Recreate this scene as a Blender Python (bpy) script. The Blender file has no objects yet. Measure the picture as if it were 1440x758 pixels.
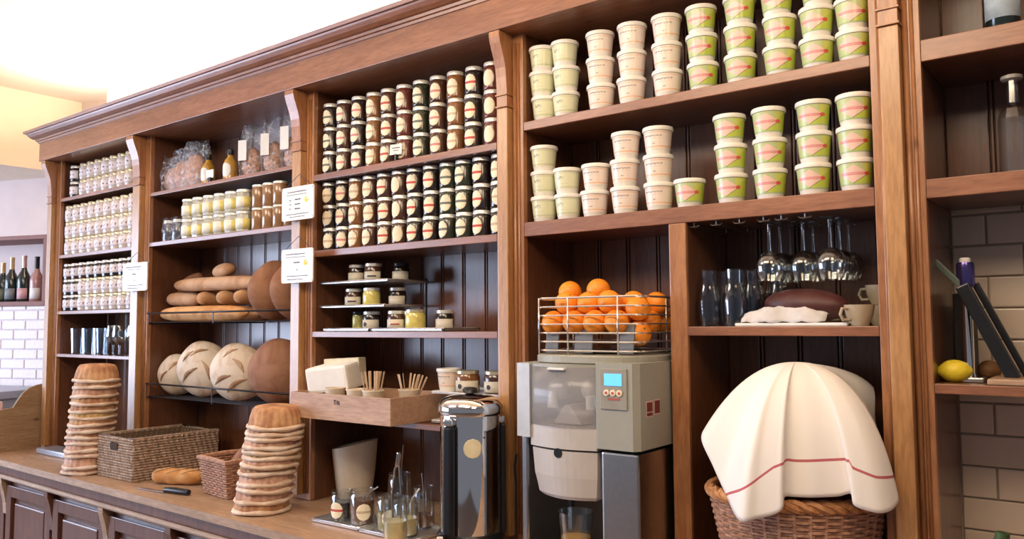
import bpy, bmesh, math, random
from mathutils import Vector, Matrix
random.seed(7)
S = bpy.context.scene
COL = S.collection
PI = math.pi

# ---------------------------------------------------------------- camera, world, lights, exposure
cam = bpy.data.cameras.new('camera'); cam.sensor_width = 36; cam.lens = 1140.2 / 1440 * 36; cam.clip_start = .05
camo = bpy.data.objects.new('camera', cam); COL.objects.link(camo); S.camera = camo
_Y, _P, _R = .65456, .06640, -.00687
_f = Vector((-math.sin(_Y) * math.cos(_P), math.cos(_Y) * math.cos(_P), math.sin(_P)))
_r = Vector((math.cos(_Y), math.sin(_Y), 0)); _u = _r.cross(_f)
_rx = math.cos(_R) * _r + math.sin(_R) * _u; _uy = -math.sin(_R) * _r + math.cos(_R) * _u
camo.matrix_world = Matrix(((_rx.x, _uy.x, -_f.x, 0), (_rx.y, _uy.y, -_f.y, -2.2), (_rx.z, _uy.z, -_f.z, 1.63), (0, 0, 0, 1)))
S.view_settings.view_transform = 'Standard'; S.view_settings.look = 'None'
S.view_settings.gamma = 1; S.view_settings.use_curve_mapping = False
S.view_settings.exposure = 0.0
W = bpy.data.worlds.new('world'); S.world = W; W.use_nodes = True
W.node_tree.nodes['Background'].inputs[0].default_value = (.80, .84, 1, 1)
W.node_tree.nodes['Background'].inputs[1].default_value = .22

def area(name, loc, target, size, size_y, power, color):
    l = bpy.data.lights.new(name, 'AREA'); l.shape = 'RECTANGLE'; l.size = size; l.size_y = size_y
    l.energy = power; l.color = color
    o = bpy.data.objects.new(name, l); COL.objects.link(o); o.location = loc
    o.rotation_euler = (Vector(target) - Vector(loc)).to_track_quat('-Z', 'Y').to_euler()
    return o
area('window_daylight', (-7.6, -3.5, 1.9), (-3.6, 0, 1.7), 4.0, 2.2, 330, (.62, .74, 1))
area('ceiling_lamp_warm', (-1.2, -1.9, 3.1), (-1.2, .1, 1.9), 1.6, .7, 44, (1, .80, .58))
area('ceiling_lamp_side', (.4, -1.7, 3.0), (-.5, .1, 1.7), .7, .7, 18, (1, .74, .48))
area('ceiling_lamp_mid', (-3.3, -2.3, 3.1), (-3.2, .1, 1.7), 1.4, .7, 34, (1, .88, .76))
area('cove_light', (-3.5, .14, 2.86), (-3.5, .10, 4), 3.6, .12, 110, (1, .86, .62))
area('cove_light', (-.6, .14, 2.86), (-.6, .10, 4), 1.6, .12, 30, (1, .84, .6))

# ---------------------------------------------------------------- materials
def nt(name):
    m = bpy.data.materials.new(name); m.use_nodes = True
    return m, m.node_tree, m.node_tree.nodes['Principled BSDF']
def setc(b, color, rough=.5, metal=0, spec=.5, coat=0, trans=0, ior=1.45, sss=0, alpha=1, sheen=0):
    b.inputs['Base Color'].default_value = (*color, 1); b.inputs['Roughness'].default_value = rough
    b.inputs['Metallic'].default_value = metal; b.inputs['Specular IOR Level'].default_value = spec
    b.inputs['Coat Weight'].default_value = coat; b.inputs['Coat Roughness'].default_value = .05
    b.inputs['Transmission Weight'].default_value = trans; b.inputs['IOR'].default_value = ior
    b.inputs['Alpha'].default_value = alpha
def tex(t, scale, detail=4, dist=0, mscale=(1, 1, 1), coord='Object', rough=.55):
    n = t.nodes; tc = n.new('ShaderNodeTexCoord'); mp = n.new('ShaderNodeMapping'); mp.inputs['Scale'].default_value = mscale
    no = n.new('ShaderNodeTexNoise'); no.inputs['Scale'].default_value = scale; no.inputs['Detail'].default_value = detail
    no.inputs['Distortion'].default_value = dist; no.inputs['Roughness'].default_value = rough
    t.links.new(tc.outputs[coord], mp.inputs[0]); t.links.new(mp.outputs[0], no.inputs[0])
    return no
def ramp(t, src, stops):
    r = t.nodes.new('ShaderNodeValToRGB'); e = r.color_ramp.elements
    while len(e) < len(stops): e.new(.5)
    for k, (p, c) in enumerate(stops): e[k].position = p; e[k].color = (*c, 1)
    t.links.new(src, r.inputs[0]); return r
def bump(t, b, src, strength, dist=.002):
    bp = t.nodes.new('ShaderNodeBump'); bp.inputs['Strength'].default_value = strength; bp.inputs['Distance'].default_value = dist
    t.links.new(src, bp.inputs['Height']); t.links.new(bp.outputs[0], b.inputs['Normal'])
def plain(name, color, rough=.5, var=.06, scale=30, bmp=.1, **k):
    m, t, b = nt(name); setc(b, color, rough, **k)
    no = tex(t, scale)
    lo = tuple(max(0, c * (1 - var)) for c in color); hi = tuple(min(1, c * (1 + var)) for c in color)
    r = ramp(t, no.outputs[0], [(.35, lo), (.65, hi)]); t.links.new(r.outputs[0], b.inputs['Base Color'])
    if bmp: bump(t, b, no.outputs[0], bmp, .001)
    return m
def wood(name, c1, c2, axis='x', rough=.36, coat=.55, knots=True):
    m, t, b = nt(name); setc(b, c1, rough, coat=coat); b.inputs['Coat Roughness'].default_value = .25
    st = {'x': (.12, 1, 1), 'y': (1, .12, 1), 'z': (1, 1, .12)}[axis]
    a = tex(t, 26, 6, 1.2, st); g = tex(t, 160, 3, .3, st); c = tex(t, 2.2, 2, .4)
    r = ramp(t, a.outputs[0], [(.30, c2), (.52, tuple((p + q) / 2 for p, q in zip(c1, c2))), (.70, c1)])
    mx = t.nodes.new('ShaderNodeMix'); mx.data_type = 'RGBA'; mx.blend_type = 'MULTIPLY'; mx.inputs[0].default_value = .55
    rg = ramp(t, g.outputs[0], [(.35, (.62, .58, .55)), (.6, (1, 1, 1))])
    t.links.new(r.outputs[0], mx.inputs[6]); t.links.new(rg.outputs[0], mx.inputs[7])
    m2 = t.nodes.new('ShaderNodeMix'); m2.data_type = 'RGBA'; m2.blend_type = 'MULTIPLY'; m2.inputs[0].default_value = .6
    rc = ramp(t, c.outputs[0], [(.35, (.72, .68, .64)), (.65, (1, 1, 1))])
    t.links.new(mx.outputs[2], m2.inputs[6]); t.links.new(rc.outputs[0], m2.inputs[7])
    last = m2.outputs[2]
    if knots:
        n = t.nodes; tc = n.new('ShaderNodeTexCoord'); vo = n.new('ShaderNodeTexVoronoi'); vo.inputs['Scale'].default_value = 5.5
        mp = n.new('ShaderNodeMapping'); mp.inputs['Scale'].default_value = {'x': (.6, 1, 1), 'y': (1, .6, 1), 'z': (1, 1, .6)}[axis]
        t.links.new(tc.outputs['Object'], mp.inputs[0]); t.links.new(mp.outputs[0], vo.inputs[0])
        rk = ramp(t, vo.outputs['Distance'], [(.03, (.32, .22, .16)), (.075, (1, 1, 1))])
        m3 = n.new('ShaderNodeMix'); m3.data_type = 'RGBA'; m3.blend_type = 'MULTIPLY'; m3.inputs[0].default_value = .8
        t.links.new(last, m3.inputs[6]); t.links.new(rk.outputs[0], m3.inputs[7]); last = m3.outputs[2]
    t.links.new(last, b.inputs['Base Color']); bump(t, b, g.outputs[0], .15, .0006)
    return m
def glass(name, tint=(.96, .98, .98), rough=.01):
    m = bpy.data.materials.new(name); m.use_nodes = True; t = m.node_tree; n = t.nodes; n.clear()
    out = n.new('ShaderNodeOutputMaterial'); mix = n.new('ShaderNodeMixShader'); tr = n.new('ShaderNodeBsdfTransparent'); gl = n.new('ShaderNodeBsdfGlossy')
    fr = n.new('ShaderNodeLayerWeight'); fr.inputs[0].default_value = .42; tr.inputs[0].default_value = (*tint, 1); gl.inputs['Roughness'].default_value = .06
    mr = n.new('ShaderNodeMapRange'); mr.inputs[3].default_value = .05; mr.inputs[4].default_value = .55
    t.links.new(fr.outputs['Facing'], mr.inputs[0]); t.links.new(mr.outputs[0], mix.inputs[0]); t.links.new(tr.outputs[0], mix.inputs[1]); t.links.new(gl.outputs[0], mix.inputs[2])
    t.links.new(mix.outputs[0], out.inputs[0]); return m

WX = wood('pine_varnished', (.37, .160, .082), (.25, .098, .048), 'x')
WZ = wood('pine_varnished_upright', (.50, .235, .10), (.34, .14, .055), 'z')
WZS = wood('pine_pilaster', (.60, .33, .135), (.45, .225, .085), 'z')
WI = wood('pine_interior_shaded', (.19, .075, .034), (.12, .045, .022), 'z')  # darker copy of the pine, shade inside the bays put into its colour
WIX = wood('pine_shelf_board_shaded', (.19, .075, .034), (.12, .045, .022), 'x')  # same darkened pine for boards behind the front lip, under-shelf shade as colour
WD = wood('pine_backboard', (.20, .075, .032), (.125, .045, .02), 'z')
WC = wood('cornice_wood', (.36, .15, .075), (.24, .09, .042), 'x', knots=False)
WT = wood('worktop_wood', (.56, .38, .25), (.43, .27, .165), 'x', rough=.5, coat=.1)
WL = wood('lower_cabinet_wood', (.20, .075, .042), (.12, .042, .024), 'z', knots=False)
WB = wood('box_wood', (.62, .40, .27), (.50, .30, .19), 'x', knots=False, rough=.55, coat=0)
WPANEL = wood('panel_wood', (.44, .30, .17), (.36, .22, .12), 'y', rough=.6, coat=0)
PLASTER = plain('cream_plaster', (.80, .66, .46), .9, .03, 6)
PLASTERG = plain('grey_plaster', (.62, .58, .60), .9, .03, 6)
CEIL = plain('ceiling_paint', (.86, .76, .70), .9, .03, 4)
NICHE = plain('niche_paint', (.24, .12, .10), .7)
WHITE = plain('white_plastic', (.82, .80, .76), .35, .02)
BLACK = plain('black_plastic', (.012, .012, .014), .3, .1)
DMETAL = plain('dark_metal', (.03, .03, .04), .35, .1, metal=.6)
STEEL = plain('brushed_steel', (.46, .45, .44), .28, .04, 60, .05, metal=1)
CHROME = plain('polished_chrome', (.80, .78, .75), .06, .01, 10, 0, metal=1)
GREYP = plain('grey_beige_plastic', (.33, .325, .275), .42, .02)
GREYD = plain('slate_grey_plastic', (.16, .17, .19), .45, .03)
PALEP = plain('pale_grey_plastic', (.52, .48, .45), .4, .02)
GLASS = glass('clear_glass')
GLASS2 = glass('grey_glass', (.90, .93, .96))
PAPER = plain('white_paper', (.82, .80, .76), .8, .03)
CREAM = plain('cream_ceramic', (.80, .72, .58), .35, .03)
INK = plain('dark_ink', (.05, .04, .05), .7)
LIDS = plain('silver_lid', (.82, .80, .74), .28, .05, metal=.45)
GOLDL = plain('gold_lid', (.70, .62, .42), .28, .05, metal=.7)
ORANGE = plain('orange_peel', (.92, .30, .025), .42, .08, 120, .35)
LEMON = plain('lemon_peel', (.85, .66, .04), .4, .06, 120, .3)
CROCK = {'pale': plain('pale_jar_contents', (.62, .52, .42), .5), }

# ---------------------------------------------------------------- mesh helpers
class MB:
    def __init__(s): s.bm = bmesh.new(); s.uv = s.bm.loops.layers.uv.new('UVMap')
    def faces_since(s, n): s.bm.faces.ensure_lookup_table(); return s.bm.faces[n:]
    def xf(s, n0, m):
        s.bm.verts.ensure_lookup_table(); bmesh.ops.transform(s.bm, matrix=m, verts=s.bm.verts[n0:])
    def box(s, x0, x1, y0, y1, z0, z1, bev=0, mat=0, rot=None):
        b = bmesh.new(); bmesh.ops.create_cube(b, size=1)
        bmesh.ops.scale(b, vec=(x1 - x0, y1 - y0, z1 - z0), verts=b.verts)
        if bev: bmesh.ops.bevel(b, geom=b.edges[:] + b.verts[:], offset=bev, segments=2, affect='EDGES', profile=.6)
        if rot is not None: bmesh.ops.transform(b, matrix=rot, verts=b.verts)
        bmesh.ops.translate(b, vec=((x0 + x1) / 2, (y0 + y1) / 2, (z0 + z1) / 2), verts=b.verts)
        s.absorb(b, mat); return s
    def absorb(s, b, mat=0, smooth=False):
        mp = {v: s.bm.verts.new(v.co) for v in b.verts}
        for f in b.faces:
            try: g = s.bm.faces.new([mp[v] for v in f.verts])
            except ValueError: continue
            g.material_index = mat; g.smooth = smooth or f.smooth
        b.free()
    def grid(s, rows, closed=False, mat=0, smooth=True, uvs=None, capa=False, capb=False, matf=None):
        vs = [[s.bm.verts.new(p) for p in r] for r in rows]
        n = len(rows[0])
        for i in range(len(rows) - 1):
            for j in range(n if closed else n - 1):
                k = (j + 1) % n
                q = [vs[i][j], vs[i][k], vs[i + 1][k], vs[i + 1][j]]
                try: f = s.bm.faces.new(q)
                except ValueError: continue
                f.smooth = smooth; f.material_index = matf(i, j) if matf else mat
                if uvs:
                    kk = k if not closed else j + 1
                    for l, (a, c) in zip(f.loops, ((i, j), (i, kk), (i + 1, kk), (i + 1, j))): l[s.uv].uv = uvs(a, c)
        if capa: f = s.bm.faces.new(vs[0][::-1]); f.material_index = matf(0, 0) if matf else mat
        if capb: f = s.bm.faces.new(vs[-1]); f.material_index = matf(len(rows) - 2, 0) if matf else mat
        return s
    def lathe(s, prof, seg=24, c=(0, 0, 0), mats=None, mat=0, cap=True, smooth=True, m=None, rfun=None, uv=False):
        rows = []
        for (r, z) in prof:
            row = []
            for j in range(seg):
                a = 2 * PI * j / seg; rr = r * (rfun(a, z) if rfun else 1)
                p = Vector((rr * math.cos(a), rr * math.sin(a), z))
                if m is not None: p = m @ p
                row.append(p + Vector(c))
            rows.append(row)
        mf = (lambda i, j: mats[i]) if mats else None
        s.grid(rows, True, mat, smooth, capa=cap, capb=cap, matf=mf,
               uvs=(lambda a, b: (b / seg, a / (len(prof) - 1))) if uv else None)
        return s
    def tube(s, pts, r, seg=6, mat=0, closed=False, cap=True):
        pts = [Vector(p) for p in pts]; n = len(pts); rows = []
        rr = r if callable(r) else (lambda t: r)
        prev = None
        for i, p in enumerate(pts):
            if closed: d = pts[(i + 1) % n] - pts[i - 1]
            else: d = pts[min(i + 1, n - 1)] - pts[max(i - 1, 0)]
            if d.length < 1e-9: d = Vector((0, 0, 1))
            d.normalize()
            if prev is None:
                up = Vector((0, 0, 1)) if abs(d.z) < .9 else Vector((1, 0, 0)); a = d.cross(up).normalized()
            else:
                a = prev - d * prev.dot(d)
                a = a.normalized() if a.length > 1e-6 else d.orthogonal().normalized()
            prev = a; b = d.cross(a)
            q = rr(i / max(1, n - 1))
            rows.append([p + (a * math.cos(2 * PI * j / seg) + b * math.sin(2 * PI * j / seg)) * q for j in range(seg)])
        if closed: rows.append(rows[0])
        s.grid(rows, True, mat, True, capa=cap and not closed, capb=cap and not closed)
        return s
    def prism(s, poly, axis, a, b, mat=0):
        # poly: list of 2D points; axis: extrusion axis
        def P(u, v, w): return {'x': (w, u, v), 'y': (u, w, v), 'z': (u, v, w)}[axis]
        va = [s.bm.verts.new(P(u, v, a)) for u, v in poly]; vb = [s.bm.verts.new(P(u, v, b)) for u, v in poly]
        n = len(poly)
        fs = [s.bm.faces.new(va), s.bm.faces.new(vb[::-1])] + [s.bm.faces.new([va[i], vb[i], vb[(i + 1) % n], va[(i + 1) % n]]) for i in range(n)]
        for f in fs: f.material_index = mat
        return s
    def ell(s, c, r, m=None, seg=24, ring=14, mat=0, fn=None):
        rows = []
        for i in range(ring + 1):
            t = PI * i / ring; row = []
            st = max(math.sin(t), 1e-4)
            for j in range(seg):
                a = 2 * PI * j / seg
                u = Vector((st * math.cos(a), st * math.sin(a), math.cos(t)))
                k = fn(u) if fn else 1
                p = Vector((u.x * r[0], u.y * r[1], u.z * r[2])) * k
                if m is not None: p = m @ p
                row.append(p + Vector(c))
            rows.append(row)
        s.grid(rows, True, mat, True, capa=True, capb=True); return s
    def build(s, name, mats, parent=None, loc=None, solid=0, sub=0, bevel=0):
        me = bpy.data.meshes.new(name)
        bmesh.ops.remove_doubles(s.bm, verts=s.bm.verts[:], dist=1e-6)
        bmesh.ops.recalc_face_normals(s.bm, faces=s.bm.faces[:])
        for e in s.bm.edges:
            if len(e.link_faces) == 2 and e.calc_face_angle(0) > .75: e.smooth = False
        s.bm.to_mesh(me); s.bm.free()
        for m in (mats if isinstance(mats, (list, tuple)) else [mats]): me.materials.append(m)
        o = bpy.data.objects.new(name, me); COL.objects.link(o)
        if parent: o.parent = parent
        if loc is not None: o.location = loc
        if solid: md = o.modifiers.new('solid', 'SOLIDIFY'); md.thickness = solid; md.offset = 0
        if sub: md = o.modifiers.new('sub', 'SUBSURF'); md.levels = sub; md.render_levels = sub
        return o

def tag(o, label=None, cat=None, group=None, kind=None):
    if label: o['label'] = label
    if cat: o['category'] = cat
    if group: o['group'] = group
    if kind: o['kind'] = kind
    return o
def thing(name, loc, label, cat, group=None, rz=0):
    o = bpy.data.objects.new(name, None); COL.objects.link(o); o.location = loc; o.rotation_euler = (0, 0, rz)
    o.empty_display_size = .03
    return tag(o, label, cat, group)
def dup(o, loc, rz=0, label=None, group=None, rx=0, ry=0):
    def rec(a, par):
        c = a.copy(); COL.objects.link(c); c.parent = par
        for ch in a.children: rec(ch, c)
        return c
    c = rec(o, None); c.location = loc; c.rotation_euler = (rx, ry, rz)
    if label: c['label'] = label
    if group: c['group'] = group
    return c
def struct(o): o['kind'] = 'structure'; return o
ORD = ['first', 'second', 'third', 'fourth', 'fifth', 'sixth', 'seventh', 'eighth', 'ninth', 'tenth', 'eleventh', 'twelfth']
RZ = lambda a: Matrix.Rotation(a, 4, 'Z'); RX = lambda a: Matrix.Rotation(a, 4, 'X'); RY = lambda a: Matrix.Rotation(a, 4, 'Y')

# ================================================================= ROOM SHELL
struct(MB().box(-9, 3, -6, 1.6, -.05, 0).build('floor', plain('floor_tiles', (.22, .15, .11), .5)))
struct(MB().box(-9, 3, -6, 1.6, 3.25, 3.3).build('ceiling', CEIL))
# wall carrying the shelves
struct(MB().box(-5.28, 3, .335, .5, 0, 3.25).build('wall_back', PLASTER))
# tile wall seen through the right-hand bay
tile = plain('glazed_tile', (.66, .55, .44), .22, .05, 3)
grout = plain('grout', (.50, .40, .32), .8)
tb = MB(); tb.box(-.42, 2.9, .328, .334, .9, 1.96, mat=1)
z = .9; row = 0
while z < 1.94:
    x = -.395 - (.085 if row % 2 else 0)
    while x < 2.8:
        a, b_ = max(x, -.395), x + .166
        if b_ - a > .02: tb.box(a, b_, .318, .33, z, min(z + .081, 1.945), bev=.004)
        x += .17
    z += .085; row += 1
struct(tb.build('wall_tiles', [tile, grout]))
# angled far wall with bottle niche, painted brick below
WM = Matrix.Translation((-6.4, .35, 0)) @ Matrix.Rotation(math.atan2(.352, .936), 4, 'Z')
brick = plain('white_painted_brick', (.78, .70, .70), .6, .04, 40, .3)
mort = plain('painted_mortar', (.68, .60, .60), .8)
fb = MB(); fb.box(-1.6, 1.3, .012, .2, 0, 1.78, mat=1)
z = .05; row = 0
while z < 1.77:
    x = -1.6 - (.11 if row % 2 else 0)
    while x < 1.3:
        fb.box(max(x, -1.6), x + .215, 0, .05, z, min(z + .062, 1.78), bev=.005); x += .225
    z += .071; row += 1
o = struct(fb.build('wall_left', [brick, mort])); o.matrix_world = WM
fb = MB()
fb.box(-1.6, 1.3, 0, .3, 2.30, 3.25); fb.box(-1.6, 1.3, .30, .34, 1.78, 2.3); fb.box(.145, 1.3, 0, .3, 1.81, 2.3)
o = struct(fb.build('wall_left_upper', plain('far_wall_paint', (.66, .54, .50), .85, .03, 5))); o.matrix_world = WM
fb = MB(); fb.box(-1.6, .15, -.012, .3, 1.78, 1.815, bev=.004); fb.box(-1.6, .15, -.008, .3, 2.27, 2.30, bev=.004); fb.box(.12, .15, -.008, .3, 1.815, 2.27, bev=.003)
o = struct(fb.build('trim_1', NICHE)); o.matrix_world = WM
struct(MB().box(-9, -6.0, -6, 1.5, 2.72, 3.25).build('ceiling_soffit', plain('soffit_paint', (.82, .70, .56), .9, .03, 5)))
# steel-topped back counter far left
o = thing('back_counter', (0, 0, 0), 'grey steel back counter below the white brick wall', 'counter')
o.matrix_world = WM
MB().box(-1.5, .30, -.5, -.02, 0, 1.15, bev=.005).build('body', plain('grey_cabinet', (.30, .30, .34), .5), o)
MB().box(-1.52, .32, -.52, -.01, 1.152, 1.205, bev=.008).build('worktop', plain('grey_steel_top', (.36, .37, .42), .35, metal=.3), o)
# recessed spot lamp in the ceiling
sp = thing('ceiling_spotlight', (-3.55, -.55, 3.25), 'small dark recessed spotlight in the bright ceiling', 'light')
MB().lathe([(.05, -.001), (.055, -.012), (.04, -.02), (.036, -.004)], 24, cap=False).build('ring', DMETAL, sp, solid=.002)
MB().lathe([(.0005, -.006), (.036, -.006)], 24, cap=False).build('bulb', plain('lamp_glass', (.5, .45, .4), .3), sp)

# ================================================================= SHELVING UNIT
U = thing('shelving_unit', (0, 0, 0), 'long varnished pine wall shelving unit with cornice and pilasters', 'shelving')
POSTS = [(-5.25, -5.127), (-4.232, -4.088), (-2.882, -2.752), (-1.752, -1.636), (-.516, -.397)]
ZT = 2.655
for (x0, x1) in POSTS:
    p = MB(); p.box(x0, x1, 0, .022, .902, ZT, bev=.002); post = p.build('post', WZ, U)
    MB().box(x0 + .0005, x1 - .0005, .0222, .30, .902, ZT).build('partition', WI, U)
    a, b_ = x0 + .030, x1 - .042
    q = MB(); q.box(a, b_, -.035, .002, .925, 2.372, bev=.003); q.build('pilaster', WZS, U)
    # beads either side of the pilaster
    q = MB()
    for xb, rr in ((a - .007, .006), (b_ + .008, .0075), (b_ + .024, .005)):
        q.tube([(xb, -.001, .93), (xb, -.001, 2.60)], rr, 8)
    q.build('bead_moulding', WZ, U)
    q = MB(); q.box(a - .004, b_ + .004, -.041, .002, 2.373, 2.379, bev=.001); q.box(a - .004, b_ + .004, -.041, .002, 2.414, 2.420, bev=.001)
    q.box(a, b_, -.036, .002, 2.379, 2.414, bev=.001)
    q.build('collar', WZ, U)
    prof = [(0.0, 2.42), (-.036, 2.42), (-.038, 2.45), (-.040, 2.48), (-.044, 2.51), (-.052, 2.54), (-.062, 2.565), (-.072, 2.59), (-.078, 2.612), (-.078, 2.630), (0.0, 2.630)]
    q = MB(); q.prism(prof, 'x', a, b_); q.build('corbel', WZ, U)
# fascia + cornice
MB().box(-5.25, 3.0, -.08, -.055, 2.632, 2.75, bev=.002).box(-5.25, 3.0, -.055, .30, 2.632, 2.657).box(-5.25, -5.225, -.055, .3, 2.632, 2.75).build('fascia', WX, U)
cp = [(-.055, 2.742), (-.086, 2.742), (-.088, 2.752), (-.096, 2.754), (-.098, 2.764), (-.108, 2.766), (-.122, 2.776), (-.132, 2.790), (-.135, 2.796), (-.146, 2.797), (-.150, 2.812), (-.055, 2.812)]
c = MB()
def mitre(d): return -5.25 - (-.08 - d)  # shifts outwards with projection
rowsL = [(x, z) for x, z in cp]
va = [[c.bm.verts.new((-5.25 - max(0, (-.08 - y)), y, z)) for y, z in cp], [c.bm.verts.new((3.0, y, z)) for y, z in cp], [c.bm.verts.new((-5.25 - max(0, (-.08 - y)), .3, z)) for y, z in cp]]
n = len(cp)
for A, B in ((va[0], va[1]), (va[2], va[0])):
    for i in range(n):
        try: c.bm.faces.new([A[i], A[(i + 1) % n], B[(i + 1) % n], B[i]])
        except ValueError: pass
c.build('cornice', WC, U)
def shelf(x0, x1, zt, th, y0=0.0):
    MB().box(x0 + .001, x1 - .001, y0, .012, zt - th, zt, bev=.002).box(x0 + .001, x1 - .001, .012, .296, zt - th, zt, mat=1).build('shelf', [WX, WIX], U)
B1 = (-5.127, -4.232); B2 = (-4.088, -2.882); B3 = (-2.752, -1.752); B45 = (-1.636, -.516); B6 = (-.397, 3.0)
for zt, th in ((2.402, .020), (2.058, .020), (1.722, .020), (1.468, .018)): shelf(*B1, zt, th)
shelf(*B2, 2.328, .018); shelf(*B2, 2.065, .021)
shelf(*B3, 2.266, .026); shelf(*B3, 1.942, .027); shelf(*B3, 1.602, .024); shelf(*B3, 1.262, .022)
shelf(*B45, 2.318, .030); shelf(*B45, 1.972, .048); shelf(-1.042, -.516, 1.617, .026)
shelf(*B6, 2.330, .055); shelf(*B6, 1.978, .047); shelf(*B6, 1.477, .024)
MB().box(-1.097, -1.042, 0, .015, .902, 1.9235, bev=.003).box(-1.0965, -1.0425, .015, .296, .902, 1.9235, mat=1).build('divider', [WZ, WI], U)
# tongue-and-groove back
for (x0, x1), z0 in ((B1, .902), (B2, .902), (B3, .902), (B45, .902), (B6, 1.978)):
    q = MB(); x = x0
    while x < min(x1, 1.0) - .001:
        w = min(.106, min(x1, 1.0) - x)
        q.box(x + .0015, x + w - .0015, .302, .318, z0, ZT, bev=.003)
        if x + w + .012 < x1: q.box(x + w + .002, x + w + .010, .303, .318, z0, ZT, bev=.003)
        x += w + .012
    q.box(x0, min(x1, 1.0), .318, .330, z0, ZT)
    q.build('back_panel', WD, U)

# ================================================================= LOWER COUNTER
K = thing('counter', (0, 0, 0), 'long dark wooden counter cabinet with pale worn worktop below the shelving', 'counter')
def edge(x): return -.346 - (x + 4.96) * .03
w = MB(); w.prism([(-5.70, -.3166), (3.0, -.50), (3.0, .33), (-5.27, .33), (-5.27, .1), (-5.70, .1)], 'z', .868, .90)
w.build('worktop', WT, K)
w = MB(); w.prism([(-5.69, -.294), (3.0, -.478), (3.0, .2), (-5.69, .09)], 'z', .80, .868)
w.build('apron', WL, K)
w = MB(); w.tube([(-5.69, -.304, .808), (3.0, -.488, .808)], .012, 8); w.build('edge_moulding', WT, K)
ang = math.atan2(-.216, 10.2)
def cab(x0, x1, dy0, dy1, z0, z1, bev, name, mat=WL):
    q = MB(); q.box(x0, x1, dy0, dy1, z0, z1, bev=bev); o = q.build(name, mat, K); return o
base = MB(); base.prism([(-5.68, -.257), (3.0, -.441), (3.0, .3), (-5.68, .09)], 'z', .05, .80); base.build('body', WL, K)
def fy(x): return -.225 - (x + 7.2) * .02118
for i, x0 in enumerate([-5.62, -5.02, -4.42, -3.82, -3.22, -2.62]):
    # frame + raised panel
    y = fy(x0 + .3); q = MB()
    q.box(x0 + .03, x0 + .09, y - .020, y + .006, .12, .76, bev=.003); q.box(x0 + .51, x0 + .57, y - .020, y + .006, .12, .76, bev=.003)
    q.box(x0 + .09, x0 + .51, y - .020, y + .006, .70, .76, bev=.003); q.box(x0 + .09, x0 + .51, y - .020, y + .006, .12, .18, bev=.003)
    q.box(x0 + .12, x0 + .48, y - .012, y + .006, .21, .67, bev=.008)
    d = q.build('door', WL, K)
    q = MB(); q.prism([(y + .01, .80), (y - .045, .80), (y - .044, .77), (y - .030, .72), (y - .018, .66), (y - .014, .60), (y + .01, .60)], 'x', x0 - .022, x0 + .022); q.build('bracket', WT if i % 2 else WL, K)

# scalloped end panel standing on the counter
q = MB(); q.prism([(-.01, .90), (-.42, .90), (-.42, 1.13), (-.36, 1.165), (-.32, 1.17), (-.27, 1.14), (-.22, 1.15), (-.17, 1.155), (-.15, 1.19), (-.12, 1.235), (-.085, 1.265), (-.04, 1.28), (-.01, 1.285)], 'x', -5.285, -5.265)
tag(q.build('scalloped_panel', WPANEL), 'pale wooden side panel with scalloped top at left counter end', 'panel')
q = MB(); q.box(-5.46, -5.36, -.27, -.19, .902, 1.19, bev=.01); tag(q.build('napkin_holder', plain('pink_paper', (.80, .55, .52), .8)), 'pale pink paper packet behind the scalloped side panel', 'packet')
q = MB(); q.box(-5.07, -4.42, -.12, .0, .902, .934, bev=.008); tag(q.build('steel_tray', plain('bluish_steel', (.55, .62, .72), .3, .03, metal=.7)), 'steel tray lying on the counter left of the left banneton stack', 'tray')

# ================================================================= SIGNS
def sign(name, x0, x1, z0, z1, label, lines, mark=True):
    t = thing(name, (x0, -.062, z0), label, 'sign')
    w_, h_ = x1 - x0, z1 - z0
    pts = []
    r = .010
    for cx, cz, a0 in ((w_ - r, h_ - r, 0), (r, h_ - r, 90), (r, r, 180), (w_ - r, r, 270)):
        for k in range(5): a = math.radians(a0 + 22.5 * k); pts.append((cx + r * math.cos(a), cz + r * math.sin(a)))
    MB().prism(pts, 'y', -.003, .003).build('board', WHITE, t)
    q = MB(); rnd = random.Random(name + str(x0))
    for (lx, lz, lw, hh) in lines:
        x = lx
        while x < lx + lw:
            k = rnd.uniform(.003, .008)
            q.box(x * w_, (x + k / w_) * w_, -.0038, -.0030, lz * h_ - hh, lz * h_ + hh * rnd.uniform(.3, 1)); x += (k + .002) / w_
    q.build('writing', INK, t)
    if mark:
        q = MB(); q.lathe([(.0125, 0), (.0125, .0006)], 20, m=RX(PI / 2)); q.lathe([(.004, .0004), (.004, .0012)], 12, c=(.006, 0, .004), m=RX(PI / 2), mat=1)
        o = q.build('emblem', [plain('sign_yellow', (.80, .62, .06), .6), WHITE], t, loc=(.78 * w_, -.0031, .58 * h_))
    q = MB()
    for cx, cz in ((.03, .93), (.97, .93), (.97, .07), (.03, .07)): q.lathe([(.002, 0), (.002, .0008)], 8, c=(cx * w_, -.0035, cz * h_), m=RX(PI / 2))
    q.build('corner_hole', BLACK, t)
    q = MB(); q.tube([(.04 * w_, 0, .95 * h_), (w_ * .45, .014, h_ + .055)], .0012, 5); q.tube([(.96 * w_, 0, .95 * h_), (w_ * .45, .014, h_ + .055)], .0012, 5)
    q.build('string', INK, t)
    return t
L1 = [(.18, .85, .6, .0022), (.16, .76, .6, .0012), (.24, .60, .05, .002), (.42, .62, .15, .003), (.24, .48, .05, .002), (.42, .48, .15, .003), (.24, .35, .05, .002), (.42, .34, .15, .003), (.14, .18, .7, .0018), (.25, .10, .45, .0016)]
sign('price_sign', -2.878, -2.668, 2.070, 2.212, 'upper of two white signs hanging on the pilaster between breads and dark jars', L1)
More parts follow.
